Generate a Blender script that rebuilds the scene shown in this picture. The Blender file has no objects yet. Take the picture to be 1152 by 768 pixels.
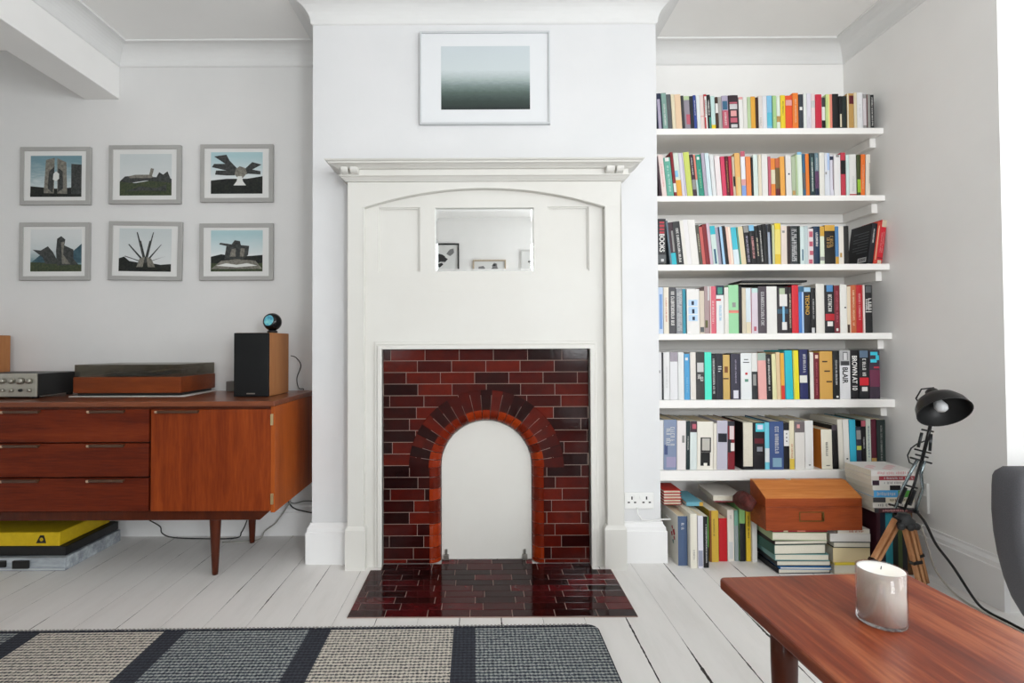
EXPOSURE = 0.0
E1, E2, E3_FILL, E4_FILL = 9, 50, 12, 72  # daylight strengths: the bay pair, then the added rear pair
import bpy, bmesh, math, random
from mathutils import Vector, Matrix
PI = math.pi
R = random.Random(7)
sc = bpy.context.scene
COL = sc.collection

# ------------------------------------------------------------------ camera
F, PPX, PPY = 582.0, 542.0, 377.0
PITCH, ROLL = 0.019, 0.0042
CAM = Vector((0, 0, 0.97))
fwd = Vector((0, math.cos(PITCH), math.sin(PITCH)))
r0 = Vector((1, 0, 0))
u0 = Vector((0, -math.sin(PITCH), math.cos(PITCH)))
right = r0 * math.cos(ROLL) - u0 * math.sin(ROLL)
up = r0 * math.sin(ROLL) + u0 * math.cos(ROLL)

def at(px, py, X=None, Y=None, Z=None):
    d = fwd + right * ((px - PPX) / F) - up * ((py - PPY) / F)
    if Y is not None: t = (Y - CAM.y) / d.y
    elif Z is not None: t = (Z - CAM.z) / d.z
    else: t = (X - CAM.x) / d.x
    return CAM + d * t
def ax(px, py, Y): return at(px, py, Y=Y).x
def az(px, py, Y): return at(px, py, Y=Y).z

cd = bpy.data.cameras.new('camera')
co = bpy.data.objects.new('camera', cd); COL.objects.link(co)
cd.sensor_width = 36; cd.sensor_fit = 'HORIZONTAL'; cd.lens = F / 1152 * 36
cd.shift_x = (576 - PPX) / 1152; cd.shift_y = (PPY - 384) / 1152
cd.clip_start = 0.02
m = Matrix.Identity(4)
for i in range(3):
    m[i][0] = right[i]; m[i][1] = up[i]; m[i][2] = -fwd[i]; m[i][3] = CAM[i]
co.matrix_world = m
sc.camera = co

# ------------------------------------------------------------------ materials
def lin(c):
    if isinstance(c, str):
        c = c.lstrip('#'); c = [int(c[i:i+2], 16) / 255 for i in (0, 2, 4)]
    return tuple((x / 12.92 if x <= .04045 else ((x + .055) / 1.055) ** 2.4) for x in c) + (1,)
MC = {}
def mat(name, col='#808080', rough=.6, metal=0, spec=.5, coat=0):
    key = (name, col, rough, metal, spec, coat)
    if key in MC: return MC[key]
    m = bpy.data.materials.new(name); m.use_nodes = True
    b = m.node_tree.nodes['Principled BSDF']
    b.inputs['Base Color'].default_value = lin(col)
    b.inputs['Roughness'].default_value = rough
    b.inputs['Metallic'].default_value = metal
    b.inputs['Specular IOR Level'].default_value = spec
    b.inputs['Coat Weight'].default_value = coat
    MC[key] = m
    return m
class NT:
    def __init__(s, name, rough=.6, spec=.5):
        s.m = bpy.data.materials.new(name); s.m.use_nodes = True
        s.t = s.m.node_tree; s.b = s.t.nodes['Principled BSDF']; s.out = s.t.nodes['Material Output']
        s.b.inputs['Roughness'].default_value = rough
        s.b.inputs['Specular IOR Level'].default_value = spec
    def n(s, typ, ins=None, **kw):
        x = s.t.nodes.new(typ)
        for k, v in kw.items(): setattr(x, k, v)
        for k, v in (ins or {}).items():
            if hasattr(v, 'is_output'): s.t.links.new(v, x.inputs[k])
            else: x.inputs[k].default_value = v
        return x
    def l(s, a, b): s.t.links.new(a, b)
    def coords(s, scale=(1, 1, 1), kind='Object', rot=(0, 0, 0)):
        tc = s.n('ShaderNodeTexCoord')
        mp = s.n('ShaderNodeMapping', {'Scale': scale, 'Rotation': rot, 'Vector': tc.outputs[kind]})
        return mp.outputs[0]
    def noise(s, vec, scale=5, detail=3, rough=.55, dist=0):
        return s.n('ShaderNodeTexNoise', {'Vector': vec, 'Scale': scale, 'Detail': detail, 'Roughness': rough, 'Distortion': dist}).outputs[0]
    def ramp(s, fac, stops):
        x = s.n('ShaderNodeValToRGB', {'Fac': fac}); e = x.color_ramp.elements
        while len(e) < len(stops): e.new(.5)
        for i, (p, c) in enumerate(stops): e[i].position = p; e[i].color = lin(c)
        return x.outputs[0]
    def math(s, op, a, b=0.0, c=None):
        ins = {0: a, 1: b}
        if c is not None: ins[2] = c
        return s.n('ShaderNodeMath', ins, operation=op).outputs[0]
    def mix(s, fac, a, b):
        x = s.n('ShaderNodeMix', data_type='RGBA')
        for sock, v in ((x.inputs[0], fac), (x.inputs[6], a), (x.inputs[7], b)):
            if hasattr(v, 'is_output'): s.l(v, sock)
            else: sock.default_value = v
        return x.outputs[2]
    def bump(s, h, strength=.3, dist=.002):
        x = s.n('ShaderNodeBump', {'Height': h, 'Strength': strength, 'Distance': dist})
        s.l(x.outputs[0], s.b.inputs['Normal'])
    def col(s, c):
        if hasattr(c, 'is_output'): s.l(c, s.b.inputs['Base Color'])
        else: s.b.inputs['Base Color'].default_value = c

def wood(name, stops, scale=(1, 1, 1), rough=.4, coat=0.0, bump=.08, ns=3.0):
    t = NT(name, rough, .18)
    v = t.coords(scale)
    n1 = t.noise(v, ns, 5, .6, .6)
    n2 = t.noise(v, ns * 9, 3, .6, .2)
    f = t.math('MULTIPLY_ADD', n2, .35, t.math('MULTIPLY', n1, .72))
    t.col(t.ramp(f, stops))
    t.b.inputs['Coat Weight'].default_value = coat
    t.bump(n2, bump, .001)
    return t.m
def plaster(name, c1, c2, rough=.7, bump=.15):
    t = NT(name, rough, .3)
    v = t.coords()
    n = t.noise(v, 2.2, 4, .6)
    t.col(t.ramp(n, [(.3, c1), (.7, c2)]))
    t.bump(t.noise(v, 60, 4, .6), bump, .0015)
    return t.m
def thin_glass(name, tint=(1, 1, 1, 1), gloss=.08, rough=.02):
    t = NT(name)
    tr = t.n('ShaderNodeBsdfTransparent', {'Color': tint})
    gl = t.n('ShaderNodeBsdfGlossy', {'Roughness': rough})
    fr = t.n('ShaderNodeLayerWeight', {'Blend': .25})
    fac = t.math('MULTIPLY_ADD', fr.outputs['Fresnel'], .6, gloss)
    mx = t.n('ShaderNodeMixShader', {0: fac, 1: tr.outputs[0], 2: gl.outputs[0]})
    t.l(mx.outputs[0], t.out.inputs[0])
    return t.m
def emit(name, col, strength):
    t = NT(name)
    t.b.inputs['Emission Color'].default_value = lin(col)
    t.b.inputs['Emission Strength'].default_value = strength
    t.b.inputs['Base Color'].default_value = lin(col)
    return t.m

# ------------------------------------------------------------------ mesh building
class MB:
    def __init__(s): s.v = []; s.f = []; s.mi = []; s.k = 0; s.sm = []
    def m(s, k): s.k = k; return s
    def add(s, vs, fs, smooth=False):
        b = len(s.v); s.v += [tuple(v) for v in vs]
        for f in fs: s.f.append([i + b for i in f]); s.mi.append(s.k); s.sm.append(smooth)
        return s
    def box(s, a, b):
        x0, y0, z0 = (min(a[i], b[i]) for i in range(3)); x1, y1, z1 = (max(a[i], b[i]) for i in range(3))
        return s.add([(x0,y0,z0),(x1,y0,z0),(x1,y1,z0),(x0,y1,z0),(x0,y0,z1),(x1,y0,z1),(x1,y1,z1),(x0,y1,z1)],
                     [(0,3,2,1),(4,5,6,7),(0,1,5,4),(1,2,6,5),(2,3,7,6),(3,0,4,7)])
    def prism(s, poly, lo, hi, axis='y', smooth=False):
        n = len(poly)
        def P(p, h): return (p[0], h, p[1]) if axis == 'y' else ((p[0], p[1], h) if axis == 'z' else (h, p[0], p[1]))
        vs = [P(p, lo) for p in poly] + [P(p, hi) for p in poly]
        s.add(vs, [list(range(n)), list(range(2*n-1, n-1, -1))])
        s.add(vs, [(i, i+n, (i+1) % n + n, (i+1) % n) for i in range(n)], smooth)
        return s
    def quad(s, a, b, c, d): return s.add([a, b, c, d], [(0, 1, 2, 3)])
    def poly(s, pts): return s.add(pts, [list(range(len(pts)))])
    def tube(s, pts, r, seg=10, caps=True):
        pts = [Vector(p) for p in pts]; n = len(pts)
        rs = r if isinstance(r, (list, tuple)) else [r] * n
        vs = []; fs = []
        t0 = (pts[1] - pts[0]).normalized()
        a = Vector((0, 0, 1)) if abs(t0.z) < .9 else Vector((1, 0, 0))
        u = t0.cross(a).normalized()
        for i, p in enumerate(pts):
            t = (pts[min(i+1, n-1)] - pts[max(i-1, 0)]).normalized()
            u = (u - t * u.dot(t)).normalized(); w = t.cross(u)
            for k in range(seg):
                an = 2*PI*k/seg; vs.append(p + (u*math.cos(an) + w*math.sin(an)) * rs[i])
        for i in range(n-1):
            for k in range(seg):
                k2 = (k+1) % seg; fs.append((i*seg+k, i*seg+k2, (i+1)*seg+k2, (i+1)*seg+k))
        s.add(vs, fs, True)
        if caps: s.add(vs[:seg], [list(range(seg-1, -1, -1))]); s.add(vs[-seg:], [list(range(seg))])
        return s
    def lathe(s, prof, o=(0,0,0), axis=(0,0,1), seg=32, smooth=True):
        o = Vector(o); w = Vector(axis).normalized()
        a = Vector((1,0,0)) if abs(w.x) < .9 else Vector((0,1,0))
        u = (a - w*a.dot(w)).normalized(); v = w.cross(u)
        vs = []; fs = []
        for (r, h) in prof:
            for k in range(seg):
                an = 2*PI*k/seg; vs.append(o + w*h + (u*math.cos(an) + v*math.sin(an))*r)
        for i in range(len(prof)-1):
            for k in range(seg):
                k2 = (k+1) % seg; fs.append((i*seg+k, i*seg+k2, (i+1)*seg+k2, (i+1)*seg+k))
        return s.add(vs, fs, smooth)
    def sphere(s, c, r, seg=20, rings=12, sz=1.0):
        prof = [(max(1e-5, r*math.sin(PI*i/rings)), -r*sz*math.cos(PI*i/rings)) for i in range(rings+1)]
        return s.lathe(prof, c, (0,0,1), seg)
    def sweep(s, path, prof, smooth=False):
        P = [Vector(p) for p in path]; n = len(P); k = len(prof); vs = []
        nr = [Vector(((P[i+1]-P[i]).normalized().y, -(P[i+1]-P[i]).normalized().x)) for i in range(n-1)]
        for i in range(n):
            if i == 0: mm = nr[0]
            elif i == n-1: mm = nr[-1]
            else: mm = (nr[i-1] + nr[i]) / (1 + nr[i-1].dot(nr[i]))
            for (o, z) in prof: vs.append((P[i].x + mm.x*o, P[i].y + mm.y*o, z))
        fs = [(i*k+j, (i+1)*k+j, (i+1)*k+(j+1) % k, i*k+(j+1) % k) for i in range(n-1) for j in range(k)]
        s.add(vs, fs, smooth)
        s.add(vs[:k], [list(range(k))]); s.add(vs[-k:], [list(range(k-1, -1, -1))])
        return s
    def plate(s, x0, x1, z0, z1, holes, y0, y1):
        xs = sorted({x0, x1, *[h[0] for h in holes], *[h[1] for h in holes]})
        zs = sorted({z0, z1, *[h[2] for h in holes], *[h[3] for h in holes]})
        def solid(i, j):
            if i < 0 or j < 0 or i >= len(xs)-1 or j >= len(zs)-1: return False
            cx = (xs[i]+xs[i+1])/2; cz = (zs[j]+zs[j+1])/2
            return not any(h[0] < cx < h[1] and h[2] < cz < h[3] for h in holes)
        for i in range(len(xs)-1):
            for j in range(len(zs)-1):
                if not solid(i, j): continue
                a, b, c, d = xs[i], xs[i+1], zs[j], zs[j+1]
                s.quad((a,y0,c),(b,y0,c),(b,y0,d),(a,y0,d)); s.quad((a,y1,d),(b,y1,d),(b,y1,c),(a,y1,c))
                if not solid(i-1, j): s.quad((a,y0,c),(a,y0,d),(a,y1,d),(a,y1,c))
                if not solid(i+1, j): s.quad((b,y0,d),(b,y0,c),(b,y1,c),(b,y1,d))
                if not solid(i, j-1): s.quad((b,y0,c),(a,y0,c),(a,y1,c),(b,y1,c))
                if not solid(i, j+1): s.quad((a,y0,d),(b,y0,d),(b,y1,d),(a,y1,d))
        return s
    def build(s, name, mats, parent=None, world=True, bevel=0, seg=2, weld=True, angle=.6, fixn=True):
        me = bpy.data.meshes.new(name)
        off = Vector((0,0,0))
        if parent is not None and world:
            p = parent
            while p is not None: off += p.location; p = p.parent
        me.from_pydata([tuple(Vector(v) - off) for v in s.v], [], s.f)
        if not isinstance(mats, (list, tuple)): mats = [mats]
        for mm in mats: me.materials.append(mm)
        for p, i, sm in zip(me.polygons, s.mi, s.sm): p.material_index = min(i, len(mats)-1); p.use_smooth = sm
        bm = bmesh.new(); bm.from_mesh(me)
        if weld: bmesh.ops.remove_doubles(bm, verts=bm.verts, dist=1e-6)
        if fixn: bmesh.ops.recalc_face_normals(bm, faces=bm.faces)
        if bevel:
            ed = [e for e in bm.edges if len(e.link_faces) == 2 and e.calc_face_angle(0) > angle]
            bmesh.ops.bevel(bm, geom=ed, offset=bevel, segments=seg, affect='EDGES', clamp_overlap=True, profile=.5)
        bm.to_mesh(me); bm.free()
        o = bpy.data.objects.new(name, me); COL.objects.link(o)
        if parent is not None: o.parent = parent
        return o
def thing(name, label, cat, loc=(0,0,0), group=None, rot=(0,0,0)):
    o = bpy.data.objects.new(name, None); COL.objects.link(o)
    o.location = loc; o.rotation_euler = rot; o.empty_display_size = .05
    return tag(o, label, cat, group)
def tag(o, label, cat, group=None):
    o['label'] = label; o['category'] = cat
    if group: o['group'] = group
    return o
def struct(o): o['kind'] = 'structure'; return o
def arc(cx, cz, r, a0, a1, n): return [(cx + r*math.cos(a0+(a1-a0)*i/n), cz + r*math.sin(a0+(a1-a0)*i/n)) for i in range(n+1)]
def text_mesh(txt, size, extr=.0002, bold=0):
    cu = bpy.data.curves.new('text', 'FONT'); cu.body = txt; cu.size = size; cu.extrude = extr; cu.offset = bold
    cu.align_x = 'LEFT'
    o = bpy.data.objects.new('text', cu); COL.objects.link(o)
    dg = bpy.context.evaluated_depsgraph_get(); dg.update()
    me = bpy.data.meshes.new_from_object(o.evaluated_get(dg))
    bpy.data.objects.remove(o); bpy.data.curves.remove(cu)
    vs = [tuple(v.co) for v in me.vertices]; fs = [list(p.vertices) for p in me.polygons]
    bpy.data.meshes.remove(me)
    return vs, fs
# ================================================================== ROOM
YW, YB = 2.685, 2.335            # back wall of the alcoves, face of the chimney breast
BL, BR = ax(351.5, 330, YB), ax(740.6, 330, YB)
XR = 1.90                        # right wall
YE = 1.88                        # where the right wall stops at the bay
XLW, YREAR = -4.2, -1.7
XB2, YN = 2.50, -.95
ZC = az(250, 45, YW - .085)      # ceiling height
ZCL = az(250, 74, YW)            # lower edge of the cornice
XBM0, XBM1 = ax(95.5, 112, YW), ax(134.5, 111.5, YW); ZBM = az(115, 111.7, YW)

M_wall = plaster('brightened_wall_paint', '#efeeec', '#f4f3f1')  # wall white raised: the right side's extra brightness is in the colour
M_breast = plaster('dimmed_cool_wall_paint', '#dadbdc', '#e0e0e1')  # same wall white, darkened and cooled to hold down the breast's light
M_corn = plaster('mid_tone_cornice_paint', '#dfdfde', '#e4e4e3')  # mid tone between the dimmed and brightened wall whites, light painted in
M_left = plaster('shaded_left_wall_paint', '#d9d9d8', '#dfdedd')  # same wall white greyed: the left wall's dimmer light is painted in
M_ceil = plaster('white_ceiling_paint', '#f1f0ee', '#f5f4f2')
M_trim = plaster('white_gloss_paint', '#ebebeb', '#f0f0f0', .45, .05)
M_cream = plaster('off_white_eggshell_paint', '#d6d4ce', '#dbdad5', .45, .05)
M_shelf = plaster('white_shelf_paint', '#ebe9e5', '#f0eeeb', .45, .04)

# floor: painted boards running towards the fireplace
t = NT('white_painted_floorboards', .5, .4)
tc = t.n('ShaderNodeTexCoord').outputs['Object']
sp = t.n('ShaderNodeSeparateXYZ', {0: tc})
bx = t.math('DIVIDE', t.math('ADD', sp.outputs[0], 5 * .1475 - .655 + .07375), .1475)
fr = t.math('FRACT', bx)
idn = t.math('FLOOR', bx)
dist = t.math('MULTIPLY', t.math('ABSOLUTE', t.math('SUBTRACT', fr, .5)), .1475)      # 0 centre of the gap +-
gapv = t.n('ShaderNodeCombineXYZ', {0: idn, 1: sp.outputs[1], 2: 0.0}).outputs[0]
gapmap = t.n('ShaderNodeMapping', {'Vector': gapv, 'Scale': (7.3, 1.6, 1)}).outputs[0]
gn = t.noise(gapmap, 1.3, 3, .6)
gn2 = t.noise(t.coords((1, 1, 1)), 38, 4, .65)
wx_ = t.n('ShaderNodeMapRange', {0: sp.outputs[0], 1: .25, 2: .7, 3: 0.0, 4: .13}).outputs[0]
wy_ = t.n('ShaderNodeMapRange', {0: sp.outputs[1], 1: 2.1, 2: 1.5, 3: 0.0, 4: 1.0}).outputs[0]
gn = t.math('ADD', gn, t.math('MULTIPLY', wx_, wy_))
wid = t.math('MULTIPLY_ADD', t.math('MAXIMUM', t.math('SUBTRACT', gn, .5), 0.0), .018, .00012)
wid = t.math('MULTIPLY', wid, t.math('MULTIPLY_ADD', gn2, 2.4, -.35))
gap = t.math('LESS_THAN', dist, wid)
wear = t.noise(t.coords((3.0, .5, 1)), 3.4, 6, .7)
base = t.ramp(wear, [(.25, '#dcdad6'), (.5, '#e5e3e0'), (.8, '#eae8e5')])
chip = t.math('GREATER_THAN', t.noise(t.coords((9, 2.2, 1)), 3.1, 5, .72), .765)
base = t.mix(t.math('MULTIPLY', chip, .55), base, lin('#8b8078'))
soft = t.n('ShaderNodeMapRange', {0: dist, 1: .0003, 2: .0022, 3: .80, 4: 1.0}).outputs[0]
base = t.mix(t.math('SUBTRACT', 1.0, soft), base, lin('#6a625c'))
t.col(t.mix(gap, base, lin('#231d1a')))
t.bump(t.math('MINIMUM', t.math('MULTIPLY', dist, 300), 1.0), .5, .002)
M_floor = t.m

struct(MB().box((XLW, YREAR, -.05), (2.6, YW, 0)).build('floor', M_floor))
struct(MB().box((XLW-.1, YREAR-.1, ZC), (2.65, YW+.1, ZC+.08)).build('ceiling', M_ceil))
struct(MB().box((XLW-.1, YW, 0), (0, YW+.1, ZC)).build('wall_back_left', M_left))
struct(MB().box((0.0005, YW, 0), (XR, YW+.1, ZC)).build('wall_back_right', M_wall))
fcx, fcz = ax(547.3, 526, 2.305), az(547, 526, 2.305)
mb = MB().plate(BL, BR, 0, ZC, [(fcx-.235, fcx+.235, -1, fcz+.235)], YB, YB+.12); mb.box((BL, YB+.12, 0), (BR, YW, ZC))
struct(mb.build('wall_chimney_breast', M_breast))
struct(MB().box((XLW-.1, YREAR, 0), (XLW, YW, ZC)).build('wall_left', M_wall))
struct(MB().plate(XLW-.1, 2.6, 0, ZC, [(-1.75, -.85, .8, 2.3), (.95, 1.85, .8, 2.3)], YREAR-.1, YREAR).build('wall_rear', M_wall))
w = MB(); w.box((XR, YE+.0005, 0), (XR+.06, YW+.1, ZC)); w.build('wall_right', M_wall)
struct(bpy.data.objects['wall_right'])
struct(MB().box((XR, YREAR, 0), (XR+.1, YN-.1005, ZC)).build('wall_right_rear', M_wall))
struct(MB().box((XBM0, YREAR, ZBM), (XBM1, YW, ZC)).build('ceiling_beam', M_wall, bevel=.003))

# cornice and skirting
co_ = [(0, ZCL-.008), (.006, ZCL-.005), (.008, ZCL)] + [(.085 - .077*math.cos(a*PI/16), ZCL + (ZC-ZCL-.008)*math.sin(a*PI/16)) for a in range(1, 9)] + [(.095, ZC-.008), (.097, ZC+.002), (0, ZC+.002)]
p1 = [(XBM1, YREAR), (XBM1, YW), (BL, YW), (BL, YB), (BR, YB), (BR, YW), (XR, YW), (XR, YE)]
struct(MB().sweep(p1, co_).build('trim_1', M_corn))
HB = .178
def base_prof(h=HB, th=.022): return [(0, 0), (th, 0), (th, h*.78), (th*.8, h*.80), (th*.75, h*.88), (th*.35, h*.95), (th*.3, h), (0, h)]
XSL, XSR = ax(390.5, 560, 2.255), ax(702.5, 560, 2.255)       # outer edges of the fireplace surround
struct(MB().sweep([(XLW, YW), (BL, YW)], base_prof(.15)).build('baseboard_back_left', M_trim))
struct(MB().sweep([(BL, YW-.022), (BL, YB), (XSL, YB)], base_prof()).build('baseboard_chimney_left', M_trim))
struct(MB().sweep([(XSR, YB), (BR, YB), (BR, YW-.022)], base_prof()).build('baseboard_chimney_right', M_trim))
struct(MB().sweep([(BR, YW), (XR, YW)], base_prof(.15)).build('baseboard_back_right', M_trim))
struct(MB().sweep([(XR, YW-.022), (XR, YE)], base_prof(.188)).build('baseboard_right', M_trim))

# square bay on the right with two windows

ZS, ZT = .46, 2.36
M_glass = thin_glass('window_glass', (1, 1, 1, 1), .03)
struct(MB().box((XR+.0605, YE+.0006, 0), (XB2+.1, YE+.12, ZC)).build('wall_bay_far', M_wall))
struct(MB().box((XR, YN-.1, 0), (XB2+.1, YN, ZC)).build('wall_bay_near', M_wall))
def opening(k, a, b, z0, z1, energy, bar):
    """window in a wall running from a to b; the room is on the right-hand side of that direction"""
    a, b = Vector(a), Vector(b); d = (b-a).normalized(); nrm = Vector((-d.y, d.x)); L = (b-a).length
    def W(u, o, z): q = a + d*u + nrm*o; return (q.x, q.y, z)
    def slab(mb, u0, u1, o0, o1, z0, z1):
        vs = [W(u0,o0,z0),W(u1,o0,z0),W(u1,o1,z0),W(u0,o1,z0),W(u0,o0,z1),W(u1,o0,z1),W(u1,o1,z1),W(u0,o1,z1)]
        mb.add(vs, [(0,3,2,1),(4,5,6,7),(0,1,5,4),(1,2,6,5),(2,3,7,6),(3,0,4,7)])
    wr = bpy.data.objects.new('window_%d' % k, None); COL.objects.link(wr); wr.location = W(L/2, .05, z0); struct(wr)
    mb = MB(); fw = .05
    slab(mb, 0, fw, .02, .08, z0, z1); slab(mb, L-fw, L, .02, .08, z0, z1)
    slab(mb, fw, L-fw, .02, .08, z0, z0+fw); slab(mb, fw, L-fw, .02, .08, z1-fw, z1); slab(mb, fw, L-fw, .03, .07, bar, bar+.04)
    mb.build('window_frame', M_trim, wr)
    mb = MB(); slab(mb, fw, L-fw, .048, .052, z0+fw, bar); slab(mb, fw, L-fw, .048, .052, bar+.04, z1-fw)
    mb.build('window_pane', M_glass, wr)
    ld = bpy.data.lights.new('daylight_%d' % k, 'AREA'); ld.shape = 'RECTANGLE'
    ld.size = L-.1; ld.size_y = z1-z0-.1; ld.energy = energy; ld.color = (.955, .98, 1.0)
    lo = bpy.data.objects.new('daylight_%d' % k, ld); COL.objects.link(lo)
    lo.location = W(L/2, .14, (z0+z1)/2)
    lo.rotation_euler = Vector((-nrm.x, -nrm.y, 0)).to_track_quat('-Z', 'Z').to_euler()
struct(MB().plate(YN, YE, 0, ZC, [(-.85, .44, ZS, ZT), (.54, 1.80, ZS, ZT)], XB2, XB2+.1).build('wall_bay_side', M_wall))
o_ = bpy.data.objects['wall_bay_side']
for v in o_.data.vertices: v.co = (v.co.y, v.co.x, v.co.z)
o_.data.flip_normals()
opening(1, (XB2, 1.80), (XB2, .54), ZS, ZT, E1, 1.52)
opening(2, (XB2, .44), (XB2, -.85), ZS, ZT, E2, 1.52)
opening(3, (-.85, YREAR), (-1.75, YREAR), .8, 2.3, E3_FILL, 1.6)  # added rear window, unseen, to brighten the right wall and alcove
opening(4, (1.85, YREAR), (.95, YREAR), .8, 2.3, E4_FILL, 1.6)  # another added window behind the camera, fill for alcove and right wall
w = bpy.data.worlds.new('overcast_sky'); sc.world = w; w.use_nodes = True
bg = w.node_tree.nodes['Background']; bg.inputs[0].default_value = (.90, .96, 1.0, 1); bg.inputs[1].default_value = 1.6

# ------------------------------------------------------------------ pictures
M_frame_grey = plaster('grey_painted_frame', '#a3a29f', '#aeadaa', .5, .05)
M_mount = mat('white_mount_card', '#dcdcda', .8)
def framed(name, label, x0, y0, x1, y1, pic, Y, fw, fd, fmat, group=None, tilt=0, mount=M_mount, lip=0.004, fw_px=None):
    """x0..y1: outline, pic: picture outline, both px on plane Y (front of the frame)."""
    c = at((x0+x1)/2, (y0+y1)/2, Y=Y)
    hw = (ax(x1, (y0+y1)/2, Y) - ax(x0, (y0+y1)/2, Y))/2; hh = (az((x0+x1)/2, y0, Y) - az((x0+x1)/2, y1, Y))/2
    root = thing(name, label, 'picture', (c.x, Y+fd, c.z-hh), group, (0, tilt, 0))
    X0, X1, Z0, Z1 = -hw, hw, 0, 2*hh
    mb = MB(); mb.plate(X0, X1, Z0, Z1, [(X0+fw, X1-fw, Z0+fw, Z1-fw)], -fd, 0)
    mb.build('frame', fmat, root, world=False, bevel=.0015, weld=True)
    mb = MB(); mb.box((X0+fw, -fd+lip, Z0+fw), (X1-fw, -.003, Z1-fw)); mb.build('mount', mount, root, world=False)
    px0 = ax(pic[0], pic[1], Y)-c.x; px1 = ax(pic[2], pic[3], Y)-c.x
    pz1 = az(pic[0], pic[1], Y)-c.z+hh; pz0 = az(pic[2], pic[3], Y)-c.z+hh
    return root, (px0, px1, pz0, pz1), -fd+lip
def photo(root, box, y, mats, shapes):
    x0, x1, z0, z1 = box; mb = MB(); w_, h_ = x1-x0, z1-z0
    mb.m(0).box((x0, y-.0006, z0), (x1, y, z1))
    e = .0008
    for k, poly in shapes:
        mb.m(k).prism([(x0+u*w_, z0+v*h_) for (u, v) in poly], y-e, y-.0004); e += .00012
    o = mb.build('photo_print', mats, root, world=False, fixn=True)
    return o
def sky_mat(name, stops, ns=4, amt=.25, h=.2):
    t = NT(name, .5, .3)
    g = t.n('ShaderNodeSeparateXYZ', {0: t.n('ShaderNodeTexCoord').outputs['Generated']}).outputs[2]
    n = t.noise(t.coords((1, 1, 3), 'Generated'), ns, 5, .65)
    f = t.math('ADD', g, t.math('MULTIPLY', t.math('SUBTRACT', n, .5), amt))
    t.col(t.ramp(f, stops)); return t.m
def mottled(name, c1, c2, s=60):
    t = NT(name, .6, .3); t.col(t.ramp(t.noise(t.coords(), s, 5, .7), [(.35, c1), (.65, c2)])); return t.m
M_ps = [sky_mat('print_cloudy_sky', [(.3, '#bcc8ca'), (.55, '#93a8ae'), (.9, '#71919b')], 5, .7),
        sky_mat('print_white_sky', [(.2, '#d3d6d6'), (.9, '#c3cacb')], 4, .3),
        sky_mat('print_pale_sky', [(.3, '#dde0e0'), (.9, '#a9c6cb')], 4, .2),
        sky_mat('print_misty_sky', [(.2, '#6f8b90'), (.5, '#c3cacb'), (.9, '#d2d5d5')], 4, .3)]
M_pg = mottled('print_dark_ground', '#14181a', '#2c2f28', 90)
M_pgr = mottled('print_grass', '#2e3a2a', '#4a5138', 90)
M_pst = mottled('print_concrete', '#5c5b55', '#8f8b80', 70)
M_psd = mottled('print_dark_stone', '#26292a', '#4c4e4c', 70)
M_pwh = mat('print_white', '#d9dad6', .6)
M_phl = mottled('print_hills', '#2f4a56', '#46626c', 40)
YF = YW - .018
grp = 'six grey framed monument photographs'
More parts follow.
